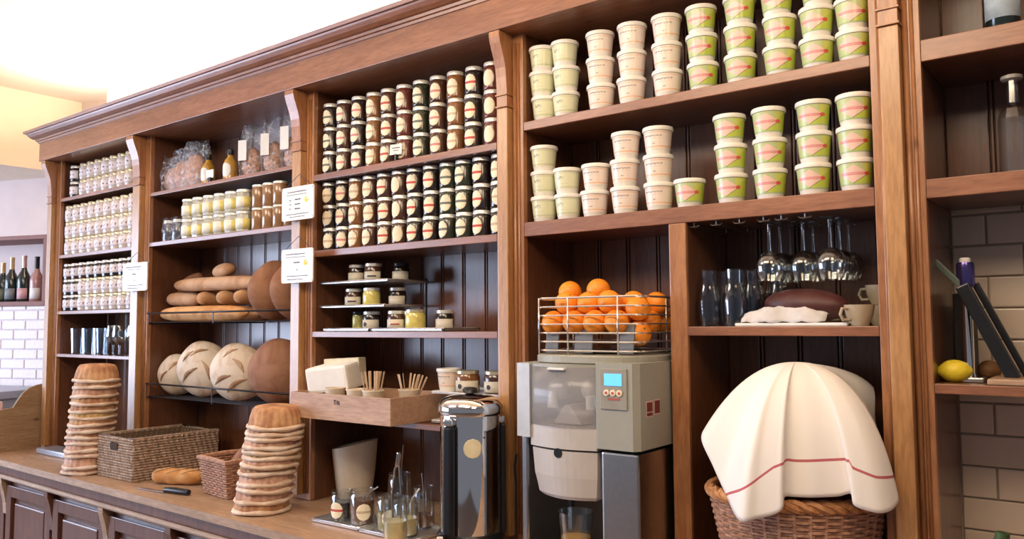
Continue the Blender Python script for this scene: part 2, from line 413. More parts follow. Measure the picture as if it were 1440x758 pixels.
L2 = [(.14, .85, .6, .0022), (.14, .76, .6, .0012), (.40, .60, .16, .003), (.48, .38, .05, .002), (.18, .20, .65, .0018), (.2, .10, .5, .0018)]
sign('price_sign', -2.876, -2.670, 1.806, 1.948, 'lower of two white signs hanging on the pilaster between breads and dark jars', L2)
sign('price_sign', -4.226, -3.98, 1.811, 1.957, 'white sign hanging on the pilaster right of the white-labelled jars', L2, False)

# ================================================================= JARS
def ovalpatch(r, zc, ax, az, a0, stripe, name, mats, parent):
    q = MB(); N = 14; K_ = 10; rows = []
    for i in range(N + 1):
        zz = -az + 2 * az * i / N; wd = ax * math.sqrt(max(0, 1 - (zz / az) ** 2)) + 1e-4
        rows.append([Vector((r * math.sin(a0 + wd / r * (2 * k / K_ - 1)), -r * math.cos(a0 + wd / r * (2 * k / K_ - 1)), zc + zz)) for k in range(K_ + 1)])
    q.grid(rows, matf=lambda i, j: 1 if (stripe and i in (6, 7)) else 0)
    return q.build(name, mats, parent, solid=.0006)
LABELC = plain('cream_label', (.88, .78, .58), .7, .06, 60)
STR = {'red': plain('red_stripe', (.55, .09, .07), .7), 'pink': plain('pink_stripe', (.62, .25, .24), .7), 'grey': plain('grey_stripe', (.16, .18, .15), .7), 'tan': plain('tan_stripe', (.60, .45, .30), .7), 'none': None}
def content(name, c, var=.10): 
    m, t, b = nt(name); setc(b, c, .15, coat=.8, spec=.5); b.inputs['Coat Roughness'].default_value = .16
    no = tex(t, 45, 4); lo = tuple(x * (1 - var) for x in c); hi = tuple(min(1, x * (1 + var)) for x in c)
    r = ramp(t, no.outputs[0], [(.35, lo), (.65, hi)]); t.links.new(r.outputs[0], b.inputs['Base Color']); return m
CONT = {'dark': content('dark_jam', (.022, .014, .012)), 'brown': content('brown_jam', (.07, .028, .016)), 'amber': content('amber_jam', (.22, .09, .03)),
        'red': content('red_jam', (.13, .03, .02)), 'green': content('olive_tapenade', (.03, .034, .018)), 'caramel': content('caramel_spread', (.30, .16, .07)),
        'pale': content('white_preserve', (.62, .54, .48), .12), 'yellow': content('yellow_preserve', (.70, .60, .16), .12), 'milk': content('pale_preserve', (.52, .50, .42), .15),
        'olive': content('olive_preserve', (.36, .33, .10), .2)}
def make_jar(name, cont, stripe, r, h, label, cat='jar', lid=LIDS, la=.06, lw=.024, lh=.031):
    t = thing(name, (0, 0, -50), label, cat)
    bh = h - .014
    MB().lathe([(r * .86, .0), (r * .97, .003), (r, .009), (r, bh - .014), (r * .95, bh - .006), (r * .88, bh)], 24).build('glass_body', CONT[cont], t)
    MB().lathe([(r * .90, bh - .001), (r * .955, bh), (r * .965, h - .004), (r * .92, h - .0005), (r * .8, h - .001)], 24).build('lid', lid, t)
    if lw: ovalpatch(r + .0006, bh * .48, lw, lh, la, stripe != 'none', 'paper_label', [LABELC, STR[stripe] or LABELC], t)
    return t
protos = {}
def jar(loc, key, rz=0, label=None, group=None):
    """key: (name, cont, stripe, r, h)"""
    if key not in protos: protos[key] = make_jar(*key[:5], label, **dict(key[5]) if len(key) > 5 else {}); first = True; o = protos[key]; o.location = loc; o.rotation_euler = (0, 0, rz); o['label'] = label; o['group'] = group; return o
    return dup(protos[key], loc, rz, label, group)
LAY = {0: 'bottom', 1: 'middle', 2: 'top'}
cols1 = [('dark', 'grey'), ('brown', 'pink'), ('dark', 'pink'), ('amber', 'tan'), ('brown', 'red'), ('red', 'tan'), ('green', 'grey'), ('brown', 'pink'), ('amber', 'tan'), ('dark', 'red'), ('red', 'none')]
SW = {'grey': 'grey-striped', 'pink': 'pink-striped', 'tan': 'tan-striped', 'red': 'red-striped', 'none': 'plain cream'}
for i, (c_, s_) in enumerate(cols1):
    for k in range(3):
        jar((-2.712 + .0893 * i + random.uniform(-.003, .003), .062, 2.2665 + .1032 * k), ('jam_jar', c_, s_, .0345, .103), random.uniform(-.18, .18) + .1,
            f'jam jar with {SW[s_]} oval label, {LAY[k]} layer, {ORD[i]} from left on upper jar shelf', 'dark jam jars stacked on the upper jar shelf')
cols2 = [('dark', 'tan'), ('dark', 'pink'), ('amber', 'tan'), ('brown', 'tan'), ('brown', 'red'), ('brown', 'none'), ('dark', 'red'), ('dark', 'red'), ('green', 'grey'), ('green', 'grey'), ('dark', 'red'), ('dark', 'tan')]
for i, (c_, s_) in enumerate(cols2):
    for k in range(3):
        jar((-2.712 + .0842 * i + random.uniform(-.003, .003), .062, 1.9425 + .0975 * k), ('jam_jar', c_, s_, .0345, .0973), random.uniform(-.25, .3) + .1,
            f'jam jar with {SW[s_]} oval label, {LAY[k]} layer, {ORD[i]} from left on lower jar shelf', 'dark jam jars stacked on the lower jar shelf')
# small handwritten card on the upper jar shelf
t = thing('price_card', (-2.268, .014, 2.268), 'small white handwritten price card before the jars on upper jar shelf', 'card', rz=.2)
MB().box(-.028, .028, -.001, .001, .024, .066, rot=RX(-.12)).build('card', PAPER, t)
q = MB(); q.box(-.018, .018, -.0022, -.0012, .050, .0525); q.box(-.012, .014, -.0022, -.0012, .040, .042); q.build('writing', INK, t)
MB().box(-.004, .004, -.006, .012, 0, .026, bev=.001).build('clip', BLACK, t)

# bay 1 white-labelled jars
WLAB = plain('white_label', (.80, .72, .72), .6, .04, 60)
m_, t_, b_ = nt('printed_white_label'); setc(b_, (.8, .74, .73), .6)
no_ = tex(t_, 75, 2); t_.links.new(ramp(t_, no_.outputs[0], [(.40, (.20, .12, .13)), (.47, (.80, .74, .74))]).outputs[0], b_.inputs['Base Color']); WPRINT = m_
def make_wjar(name, cont, r, h):
    t = thing(name, (0, 0, -50), 'x', 'jar'); bh = h - .014
    MB().lathe([(r * .86, .0), (r * .97, .003), (r, .009), (r, bh - .014), (r * .95, bh - .006), (r * .88, bh)], 20).build('glass_body', CONT[cont], t)
    MB().lathe([(r * .90, bh - .001), (r * .965, bh), (r * .975, h - .004), (r * .92, h - .0005), (r * .8, h - .001)], 20).build('lid', GOLDL if cont == 'pale' else LIDS, t)
    q = MB(); rows = [[Vector(((r + .0006) * math.sin(a), -(r + .0006) * math.cos(a), zz)) for a in [(-1.15 + 2.3 * k / 16) for k in range(17)]] for zz in (.018, .036, .05, bh * .80)]
    q.grid(rows, matf=lambda i, j: 1 if i == 1 and 3 < j < 12 else 0); q.build('paper_label', [WLAB, WPRINT], t, solid=.0006)
    return t
wj = {}
def wjar(loc, cont, r, h, rz, label, group):
    k = (cont, r, h)
    if k not in wj: wj[k] = make_wjar('preserve_jar', cont, r, h); o = wj[k]; o.location = loc; o.rotation_euler = (0, 0, rz); o['label'] = label; o['group'] = group
    else: dup(wj[k], loc, rz, label, group)
for zi, (z0, layers, pitch, nm) in enumerate(((2.403, 2, .097, 'top'), (2.059, 3, .099, 'second'), (1.723, 3, .094, 'third'))):
    for k in range(layers):
        lay = (['bottom', 'top'] if layers == 2 else ['bottom', 'middle', 'top'])[k]
        for i in range(9 if zi else 8):
            x = (-5.045 if zi == 0 else -5.085) + (.0895 if zi == 0 else .094) * i + (0 if zi or i == 0 else .03)
            cont = 'pale' if zi == 1 or (zi == 2 and k < 2 and i > 1) or (zi == 0 and i) else 'dark'
            if zi == 2 and k == 2 and i in (0, 1, 2): cont = 'brown'
            wjar((x, .055, z0 + pitch * k), cont, .0405 if zi else .037, pitch - .0006, random.uniform(.1, .6),
                 f'small white-labelled preserve jar, {lay} layer, {ORD[i]} from left on {nm} shelf of the left bay', f'preserve jars on the {nm} shelf of the left bay')

# tumblers and stemmed glasses, bay 1
def make_tumbler(name, r0, r1, h, gl=GLASS2):
    t = thing(name, (0, 0, -50), 'x', 'glass')
    MB().lathe([(.0005, .0), (r0, 0), (r0 * 1.01, .004), (r1, h), (r1 - .0018, h), (r0 - .002, .010), (.0005, .010)], 24, cap=False).build('bowl', gl, t)
    return t
def make_wine(name, rb, h, stem, rfoot=.034):
    t = thing(name, (0, 0, -50), 'x', 'wine glass')
    b0 = stem
    H = h - stem
    out = [(.0005, b0), (rb * .45, b0 + H * .06), (rb * .85, b0 + H * .25), (rb, b0 + H * .48), (rb * .93, b0 + H * .78), (rb * .80, h)]
    inn = [(r_ - .0016 if r_ > .01 else .0005, z_ + .0016) for r_, z_ in out[::-1]]
    MB().lathe(out + [(inn[0][0], h)] + inn[1:], 24, cap=False).build('bowl', GLASS, t)
    MB().lathe([(.0045, .004), (.0035, stem * .5), (.006, stem + .001)], 12).build('stem', GLASS, t)
    MB().lathe([(.0005, 0), (rfoot, 0), (rfoot, .0015), (.008, .0045), (.0005, .0048)], 24, cap=False).build('foot', GLASS, t)
    return t
tum = make_tumbler('tumbler', .030, .037, .15)
spots = [(-5.02, .07), (-4.94, .10), (-4.86, .06), (-4.77, .10), (-4.70, .05)]
for i, (x, y) in enumerate(spots):
    lb = f'tall clear tumbler, {ORD[i]} from left on the lowest shelf of the left bay'
    if i == 0: tum.location = (x, y, 1.4685); tum['label'] = lb; tum['group'] = 'tumblers in the left bay'
    else: dup(tum, (x, y, 1.4685), 0, lb, 'tumblers in the left bay')
wg = make_wine('wine_glass', .040, .165, .055)
for i, (x, y) in enumerate([(-4.60, .08), (-4.49, .06), (-4.39, .09), (-4.30, .07)]):
    lb = f'rounded stemmed glass, {ORD[i]} of four beside the tumblers in the left bay'
    if i == 0: wg.location = (x, y, 1.4685); wg['label'] = lb; wg['group'] = 'stemmed glasses in the left bay'
    else: dup(wg, (x, y, 1.4685), 0, lb, 'stemmed glasses in the left bay')

# dark upright canister behind the left banneton stack
t = thing('steel_canister', (-4.30, .13, .901), 'tall dark steel canister behind the left banneton stack', 'canister')
MB().lathe([(.055, 0), (.06, .006), (.06, .44), (.054, .455)], 28).build('body', plain('blue_black_steel', (.10, .12, .16), .25, metal=.8), t)
MB().lathe([(.056, .4555), (.057, .48), (.03, .50), (.012, .505), (.012, .53), (.004, .535)], 24).build('lid', DMETAL, t)

# ---------------- bay 2 upper shelves
def bagmesh(w_, d_, h_, seed, neck=.75):
    rnd = random.Random(seed); q = MB(); N, K_ = 12, 24; rows = []
    ph = [rnd.uniform(0, 6) for _ in range(6)]
    for i in range(N + 1):
        v = i / N; row = []
        for j in range(K_):
            a = 2 * PI * j / K_
            sx = w_ / 2 * (.92 + .10 * math.sin(v * PI)); sy = d_ / 2 * (1 - max(0, v - .45) * 1.6)
            sy = max(sy, .003)
            x = sx * math.copysign(abs(math.cos(a)) ** .6, math.cos(a)); y = sy * math.copysign(abs(math.sin(a)) ** .6, math.sin(a))
            k = .006 * math.sin(5 * a + ph[0] + 7 * v) + .005 * math.sin(9 * a + ph[1] - 5 * v)
            row.append(Vector((x * (1 + k * 3), y + k * min(1, v * 3), v * h_ * (1 + (.05 * math.sin(3 * a + ph[2]) if v > .8 else 0)))))
        rows.append(row)
    q.grid(rows, True, capa=True, capb=True); return q
PLAS, tP, bP = nt('clear_plastic_film'); setc(bP, (.75, .80, .92), .12, alpha=.34, spec=.8); nP = tex(tP, 28, 4, 1.5); bump(tP, bP, nP.outputs[0], .6, .006)
rP = ramp(tP, nP.outputs[0], [(.50, (.06, .06, .06)), (.72, (.55, .55, .55))]); tP.links.new(rP.outputs[0], bP.inputs['Alpha'])
NUTS = plain('dried_pasta', (.42, .22, .13), .6, .5, 70, .8)
PINKC = plain('pink_biscuits', (.52, .30, .22), .6, .3, 60, .6)
def bag(x, y, z, w_, d_, h_, rz, label, mat, card, seed, fill=.6):
    t = thing('plastic_bag', (x, y, z), label, 'bag', rz=rz)
    bagmesh(w_, d_, h_, seed).build('film', PLAS, t)
    MB().ell((0, 0, h_ * fill / 2 + .002), (w_ * .44, d_ * .42, h_ * fill / 2), fn=lambda u: 1 + .06 * math.sin(9 * u.x + 7 * u.z)).build('contents', mat, t)
    if card: MB().box(-w_ * .35, w_ * .02, -d_ / 2 - .007, -d_ / 2 - .004, h_ * .34, h_ * .72, bev=.0008).build('paper_label', PAPER, t)
bag(-4.07 + .06, .10, 2.330, .16, .10, .20, .35, 'clear bag of pink biscuits leaning left of the bag pile', PINKC, False, 1, .7)
bag(-3.93, .10, 2.330, .15, .10, .22, .35, 'middle clear bag of pink biscuits in the group of three', PINKC, False, 2, .75)
bag(-3.80, .09, 2.330, .15, .10, .24, .35, 'clear bag of pink biscuits nearest the oil bottles', PINKC, False, 3, .75)
bag(-3.36, .12, 2.330, .13, .09, .26, .3, 'clear bag of dried fruit with white label beside the oil bottles', NUTS, True, 4, .6)
bag(-3.19, .12, 2.330, .12, .09, .27, .4, 'middle clear bag of dried fruit with white label', NUTS, True, 5, .6)
bag(-3.02, .11, 2.330, .13, .09, .28, .25, 'clear bag of dried fruit with white label nearest the pilaster', NUTS, True, 6, .6)
OIL = content('golden_oil', (.45, .24, .03), .15)
def bottle(x, label):
    t = thing('oil_bottle', (x, .07, 2.329), label, 'bottle', 'oil bottles on the bread bay top shelf')
    MB().lathe([(.030, 0), (.034, .004), (.034, .085), (.026, .105), (.014, .120), (.013, .135)], 24).build('glass_body', OIL, t)
    MB().lathe([(.016, .130), (.017, .134), (.017, .155), (.014, .158)], 20).build('cap', BLACK, t)
    ovalpatch(.0347, .052, .028, .036, .30, False, 'paper_label', [PAPER, PAPER], t)
bottle(-3.66, 'small golden oil bottle with black cap, left one of the pair'); bottle(-3.47, 'small golden oil bottle with black cap, right one of the pair')
t = thing('price_card', (-3.565, .02, 2.329), 'small white price card standing between the two oil bottles', 'card')
MB().box(-.03, .03, -.001, .001, .022, .062).build('card', PAPER, t); MB().box(-.012, .012, -.006, .008, 0, .024, bev=.001).build('clip', BLACK, t)

# dark bagged jars
DKG = content('dark_glass_contents', (.05, .05, .07), .4)
for i, x in enumerate((-4.005, -3.915)):
    t = thing('wrapped_jar', (x, .07, 2.066), ['dark jar wrapped in film, left of the pair beside the yellow jars', 'dark jar wrapped in film, nearer to the yellow jars'][i], 'jar', 'film-wrapped dark jars')
    MB().lathe([(.034, 0), (.037, .006), (.037, .085), (.030, .098)], 24).build('glass_body', DKG, t)
    MB().lathe([(.0315, .0985), (.032, .112), (.028, .114)], 20).build('lid', LIDS, t)
    MB().lathe([(.0395, .0), (.041, .05), (.040, .10), (.034, .117), (.044, .124)], 24, cap=False, rfun=lambda a, z: 1 + .04 * math.sin(7 * a + z * 60)).build('film', PLAS, t)
YL = plain('yellow_label', (.78, .66, .20), .6, .05)
CREAML = plain('pale_label', (.82, .80, .66), .6, .04)
def make_yjar():
    t = thing('custard_jar', (0, 0, -50), 'x', 'jar'); r, h = .040, .102; bh = h - .014
    MB().lathe([(r * .9, 0), (r, .004), (r, bh - .016), (r * .86, bh)], 8, smooth=False).build('glass_body', CONT['milk'], t)
    MB().lathe([(r * .88, bh - .001), (r * .95, bh), (r * .95, h - .003), (r * .85, h - .0005)], 20).build('lid', LIDS, t)
    q = MB(); r2 = r + .0007; rows = [[Vector((r2 * math.sin(a), -r2 * math.cos(a), zz)) for a in [(-1.1 + 2.2 * k / 12) for k in range(13)]] for zz in (.016, bh * .74)]
    q.grid(rows, matf=lambda i, j: 1 if j > 6 else 0); q.build('paper_label', [CREAML, YL], t, solid=.0006); return t
yj = make_yjar(); first = True
for dpt in range(2):
    for k in range(2):
        for i in range(6):
            lb = f'small jar with yellow label, {["front", "back"][dpt]} row, {["lower", "upper"][k]} layer, {ORD[i]} from left'
            loc = (-3.79 + .094 * i, .052 + .09 * dpt, 2.0655 + .1025 * k)
            if first: yj.location = loc; yj['label'] = lb; yj['group'] = 'yellow-labelled jars'; yj.rotation_euler = (0, 0, .65); first = False
            else: dup(yj, loc, .65 + random.uniform(-.1, .1), lb, 'yellow-labelled jars')
def make_cjar():
    t = thing('caramel_jar', (0, 0, -50), 'x', 'jar'); r, h = .034, .107
    MB().lathe([(r * .9, 0), (r, .004), (r, h - .020), (r * .9, h - .012)], 24).build('glass_body', CONT['caramel'], t)
    MB().lathe([(r * .92, h - .0125), (r * .97, h - .011), (r * .97, h - .003), (r * .85, h - .0005)], 20).build('lid', LIDS, t); return t
cj = make_cjar(); first = True
for k in range(2):
    for i in range(3 + (k == 0)):
        lb = f'caramel-coloured jar, {["lower", "upper"][k]} layer, {ORD[i]} from left beside the yellow-labelled jars'
        loc = (-3.205 + .079 * i, .052, 2.0655 + .1075 * k)
        if first: cj.location = loc; cj['label'] = lb; cj['group'] = 'caramel jars'; first = False
        else: dup(cj, loc, 0, lb, 'caramel jars')

# ---------------- bread racks
def rack(zb, zr, label):
    t = thing('bread_rack', (0, 0, 0), label, 'rack')
    q = MB()
    for k in range(10): y = .015 + k * .03; q.tube([(B2[0] + .002, y, zb), (B2[1] - .002, y, zb)], .0028, 6)
    for x in [B2[0] + .01, -3.485, B2[1] - .012]: q.tube([(x, .0, zr), (x, .0, zb - .005), (x, .29, zb - .005)], .003, 6)
    q.build('wire_shelf', DMETAL, t)
    MB().tube([(B2[0] + .002, 0, zr), (B2[1] - .002, 0, zr)], .0045, 8).build('front_rail', DMETAL, t)
rack(1.648, 1.695, 'dark wire bread rack holding baguettes and rolls'); rack(1.266, 1.333, 'dark wire bread rack holding the floured round loaves')
def breadmat(name, base, flour, sc=14, lo=.42, hi=.6):
    m, t, b = nt(name); setc(b, base, .75); n1 = tex(t, sc, 5, .6)
    r = ramp(t, n1.outputs[0], [(lo, base), (hi, flour)]); t.links.new(r.outputs[0], b.inputs['Base Color']); n2 = tex(t, 90, 3); bump(t, b, n2.outputs[0], .5, .002); return m
FLOUR = breadmat('floured_crust', (.50, .33, .20), (.78, .66, .52), 9, .30, .52)
CRUST = breadmat('dark_crust', (.26, .11, .055), (.36, .18, .10), 8)
GOLD = breadmat('golden_crust', (.50, .22, .06), (.66, .36, .14), 10)
TANC = breadmat('tan_crust', (.46, .24, .11), (.60, .36, .20), 8)
SLASH = breadmat('slash_crumb', (.36, .20, .10), (.56, .38, .24), 20)
def round_loaf(c, r, th, yaw, tilt, mat, label, slashes=(), squash=1.0):
    t = thing('round_loaf', c, label, 'bread')
    M_ = RZ(yaw) @ RX(tilt)      # disc normal = local -Y
    fn = lambda u: 1 + .02 * math.sin(5 * u.x + 3 * u.z) 
    MB().ell((0, 0, 0), (r, th, r * squash), m=M_, seg=40, ring=24, fn=fn).build('crust', mat, t)
    for (x0, z0, x1, z1, wd) in slashes:
        q = MB(); rows = []
        N = 14
        for side in (-1, 0, 1):
            row = []
            for k in range(N + 1):
                s_ = k / N; px = x0 + (x1 - x0) * s_; pz = z0 + (z1 - z0) * s_
                L = math.hypot(x1 - x0, z1 - z0); nx, nz = -(z1 - z0) / L, (x1 - x0) / L
                bow = .12 * math.sin(PI * s_) * L; w2 = .62 * wd * math.sin(PI * max(.02, min(.98, s_))) 
                ax_ = px + nx * (bow + side * w2); az_ = pz + nz * (bow + side * w2)
                rr = min(.97, math.hypot(ax_, az_)); yy = -th * math.sqrt(1 - rr * rr) * (1.0) - (.004 if side else .0015)
                row.append(M_ @ Vector((ax_ * r, yy, az_ * r * squash)))
            rows.append(row)
        q.grid(rows); q.build('slash', SLASH, t, solid=.003)
    return t
sl = [(-.6, -.4, .05, .15, .09), (-.25, .55, .35, .75, .07), (.2, .4, .45, -.3, .10), (-.55, .35, -.15, .72, .07)]
yw = .52
round_loaf((-4.00, .13, 1.374), .108, .075, yw, .12, FLOUR, 'small floured round loaf at the left end of the lower bread rack', [(-.1, .35, .45, .75, .12), (-.6, -.2, -.2, .3, .07)])
round_loaf((-3.765, .135, 1.410), .142, .085, yw, .12, FLOUR, 'floured round loaf with leafy slashes, left of the two large ones', sl)
round_loaf((-3.455, .125, 1.404), .141, .085, yw, .12, FLOUR, 'floured round loaf with broad split slashes, right of the two large ones', [(-.65, -.35, .0, .0, .10), (-.2, -.6, .55, -.15, .11), (.05, .55, .45, .1, .11), (-.3, .6, .15, .85, .07)])
round_loaf((-3.13, .13, 1.417), .152, .10, .60, .12, CRUST, 'large smooth brown round loaf at the right of lower rack')
round_loaf((-3.150, .12, 1.790), .138, .066, 1.30, .05, CRUST, 'brown round loaf standing beside the baguettes on the upper rack')
round_loaf((-2.985, .12, 1.790), .138, .066, 1.30, .05, CRUST, 'brown round loaf standing against the sign pilaster on upper rack')
def baguette(p0, p1, r, mat, label, name='baguette', cuts=5, cat='bread'):
    p0, p1 = Vector(p0), Vector(p1); t = thing(name, p0, label, cat); d = p1 - p0; N = 24
    q = MB(); pts = [d * (k / N) for k in range(N + 1)]
    q.tube(pts, lambda s_: r * (max(.02, 1 - abs(2 * s_ - 1) ** 5) ** .5) * (1 + .05 * math.sin(s_ * cuts * 2 * PI)), 16); q.build('crust', mat, t)
    if cuts:
        q = MB(); dn = d.normalized(); side = dn.cross(Vector((0, 0, 1))).normalized(); up = side.cross(dn)
        for k in range(cuts):
            c0 = d * ((k + .7) / (cuts + .4)); rows = []
            for sd in (-1, 0, 1):
                row = []
                for j in range(9):
                    u = j / 8 * 2 - 1; a = .55 - u * .55; rr = r * 1.0 + (.001 if sd else .0025)
                    off = dn * (u * r * 1.1 + sd * r * .16 * (1 - u * u))
                    row.append(c0 + off + (up * math.cos(a) + side * math.sin(a)) * rr)
                rows.append(row)
            q.grid(rows)
        q.build('slash', breadmat(name + '_slash', (.66, .42, .20), (.76, .56, .32), 20), t, solid=.002)
    return t
# base layer of three baguettes, one on top
zb = 1.651
baguette((-4.07, .065, zb + .040), (-3.30, .065, zb + .038), .038, GOLD, 'golden baguette at the front bottom of the upper bread rack', cuts=0)
baguette((-4.02, .150, zb + .038), (-3.32, .150, zb + .038), .037, TANC, 'tan baguette lying behind the front one on the rack', cuts=0)
baguette((-4.00, .235, zb + .038), (-3.34, .235, zb + .038), .037, TANC, 'rearmost tan baguette on the upper bread rack', cuts=0)
for i, x in enumerate((-3.70, -3.53, -3.385)):
    baguette((x, .045, zb + .115), (x + .02, .26, zb + .115), .036, TANC, f'{ORD[i]} from left of three short rolls with round ends toward the room', 'bread_roll', cuts=0)
baguette((-4.06, .10, zb + .118), (-3.80, .13, zb + .118), .036, TANC, 'short tan baguette end sticking out at the left of the rolls', 'bread_roll', cuts=0)
baguette((-3.97, .08, zb + .188), (-3.25, .10, zb + .184), .034, TANC, 'long pale baguette lying across the three rolls', cuts=0)
t = thing('bread_roll', (-3.60, .13, zb + .252), 'small pointed roll on top of the long pale baguette', 'bread')
MB().ell((0, 0, 0), (.085, .04, .036), m=RY(-.12)).build('crust', TANC, t)
t = thing('dark_loaf', (-4.03, .21, zb + .19), 'dark brown loaf behind the baguettes at the left', 'bread')
MB().ell((0, 0, 0), (.05, .055, .105), m=RY(1.0), fn=lambda u: 1 + .04 * math.sin(8 * u.z)).build('crust', CRUST, t)

# ================================================================= BANNETON STACKS
def banneton(r, h, seed, mats):
    rnd = random.Random(seed); ph = rnd.uniform(0, 6); nr = 22
    t = thing('banneton_basket', (0, 0, -50), 'x', 'basket')
    q = MB(); rf = lambda a, z: 1 + .026 * math.cos(nr * a)
    q.lathe([(r * .93, .006), (r * .91, h * .25), (r * .86, h * .55), (r * .79, h * .82), (r * .70, h * .95), (r * .5, h), (.001, h * 1.01)], 88, cap=False, rfun=rf)
    q.build('bowl', mats[0], t, solid=.004)
    q = MB(); N = 60; pts = []
    for k in range(N): a = 2 * PI * k / N; pts.append(((r * .96) * math.cos(a), (r * .96) * math.sin(a), .008 + .0018 * math.sin(3 * a + ph) + .0008 * math.sin(7 * a + 2 * ph)))
    q.tube(pts, lambda s_: .0085 + .0015 * math.sin(s_ * 2 * PI * 5), 8, closed=True); q.build('rim', mats[1], t)
    return t
BAN1 = breadmat('cane_orange', (.42, .20, .095), (.60, .34, .17), 16); BAN2 = breadmat('cane_pink', (.52, .28, .18), (.68, .42, .30), 14); BAN3 = breadmat('cane_yellow', (.58, .36, .12), (.66, .46, .20), 14)
RIMC = breadmat('floured_rim', (.66, .48, .35), (.80, .66, .54), 18)
def stack(cx, cy, z0, r, n, pitch, lean, nm, grp):
    ps = [banneton(r, .088, k + n, (mm, RIMC)) for k, mm in enumerate((BAN1, BAN2, BAN3))]
    used = set(); gap = [random.choice((.8, .85, 1.0, 1.35)) for _ in range(n - 1)]; gs = sum(gap); acc = [0]
    for g_ in gap: acc.append(acc[-1] + g_ / gs * pitch * (n - 1))
    for k in range(n):
        f = k / (n - 1); loc = (cx + lean[0] * f + random.uniform(-.004, .004), cy + lean[1] * f + random.uniform(-.003, .003), z0 + acc[k])
        w_ = 0 if k == n - 1 else (2 if k == n - 6 else random.choice((0, 1, 1)))
        pos = 'topmost' if k == n - 1 else ('bottom' if k == 0 else f'{ORD[k] if k < 12 else "thirteenth"} from the bottom')
        lb = f'upturned cane proofing basket, {pos} of the {nm} stack'
        if w_ not in used:
            used.add(w_); o = ps[w_]; o.location = loc; o['label'] = lb; o['group'] = grp
        else: o = dup(ps[w_], loc, 0, lb, grp)
        o.rotation_euler = (random.uniform(-.035, .035) if k else 0, random.uniform(-.035, .035) if k else 0, random.uniform(0, 6))
    for k, p in enumerate(ps):
        if k not in used:
            for c_ in list(p.children): bpy.data.objects.remove(c_)
            bpy.data.objects.remove(p)
stack(-4.203, -.238, .903, .108, 14, .0345, (.030, .030), 'left', 'left banneton stack')
stack(-2.765, -.222, .903, .110, 12, .0292, (.040, .030), 'right', 'right banneton stack')

# ================================================================= WOVEN STORAGE BOX + WICKER BASKET
ROPE = breadmat('seagrass', (.32, .215, .15), (.46, .34, .26), 40)
t = thing('woven_storage_box', (-3.915, 0, .9005), 'large rectangular grey-brown woven storage box behind the baguette piece', 'box')
def weave_wall(q, p0, p1, h, amp=.004, rows=16, wav=.028, r=.0062, diag=True):
    p0, p1 = Vector(p0), Vector(p1); d = p1 - p0; L = d.length; dn = d / L; nn = Vector((-dn.y, dn.x, 0)); N = max(6, int(L / wav * 4))
    for k in range(rows):
        zc = r + (h - 2 * r) * k / (rows - 1)
        pts = [p0 + dn * (L * j / N) + nn * (amp * math.sin(2 * PI * (L * j / N) / wav + (k * .9 if diag else k * PI))) + Vector((0, 0, zc)) for j in range(N + 1)]
        q.tube(pts, r, 6)
q = MB(); X0, X1, Y0, Y1, H = -.165, .165, -.235, .205, .197
for a, b_ in (((X0, Y0, 0), (X1, Y0, 0)), ((X1, Y0, 0), (X1, Y1, 0)), ((X1, Y1, 0), (X0, Y1, 0)), ((X0, Y1, 0), (X0, Y0, 0))):
    weave_wall(q, a, b_, H)
q.build('woven_side', ROPE, t)
q = MB()
for (a, b_, c_, d_) in ((X0 + .004, X1 - .004, Y0 + .004, Y0 + .008), (X0 + .004, X1 - .004, Y1 - .008, Y1 - .004), (X0 + .004, X0 + .008, Y0 + .008, Y1 - .008), (X1 - .008, X1 - .004, Y0 + .008, Y1 - .008)): q.box(a, b_, c_, d_, .002, H - .004)
q.box(X0 + .008, X1 - .008, Y0 + .008, Y1 - .008, .002, .006); q.build('lining', plain('brown_card', (.16, .10, .06), .8), t)
MB().tube([(X0, Y0, H), (X1, Y0, H), (X1, Y1, H), (X0, Y1, H)], .008, 8, closed=True).build('rim', ROPE, t)
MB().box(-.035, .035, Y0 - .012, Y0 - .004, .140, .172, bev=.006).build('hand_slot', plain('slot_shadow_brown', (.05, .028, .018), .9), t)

WICK = breadmat('red_brown_wicker', (.36, .18, .11), (.52, .30, .20), 60)
t = thing('wicker_basket', (-3.145, -.075, .9005), 'small square reddish wicker basket left of the right banneton stack', 'basket', rz=-.12)
q = MB(); hh = .155; b0, b1 = .105, .125
for k in range(15):
    f = k / 14; w2 = b0 + (b1 - b0) * f; zc = .006 + f * (hh - .01); pts = []
    cs = [(-w2, -w2), (w2, -w2), (w2, w2), (-w2, w2)]
    for e in range(4):
        (xa, ya), (xb, yb) = cs[e], cs[(e + 1) % 4]
        for j in range(20):
            s_ = j / 20; off = .004 * math.sin(2 * PI * (s_ * 10) / 2 + k * PI); nx, ny = (yb - ya), -(xb - xa); L = math.hypot(nx, ny)
            pts.append((xa + (xb - xa) * s_ + nx / L * off, ya + (yb - ya) * s_ + ny / L * off, zc))
    q.tube(pts, .0046, 6, closed=True)
q.build('woven_side', WICK, t)
q = MB(); q.box(-b0 + .006, b0 - .006, -b0 + .006, b0 - .006, .002, .006)
q.build('base', WICK, t)
pts = [(-b1, -b1, hh), (0, -b1, hh + .004), (b1, -b1, hh), (b1, 0, hh + .004), (b1, b1, hh), (0, b1, hh + .004), (-b1, b1, hh), (-b1, 0, hh + .004)]
q = MB(); q.tube(pts, .011, 8, closed=True); q.build('rim', WICK, t)
q = MB(); q.tube([(-.11 + .0, .06 - .02 * math.sin(PI * k / 14), hh + .055 * math.sin(PI * k / 14)) if False else (-.10 + .20 * k / 14, .09, hh + .055 * math.sin(PI * k / 14)) for k in range(15)], .007, 8); q.build('handle', WICK, t)
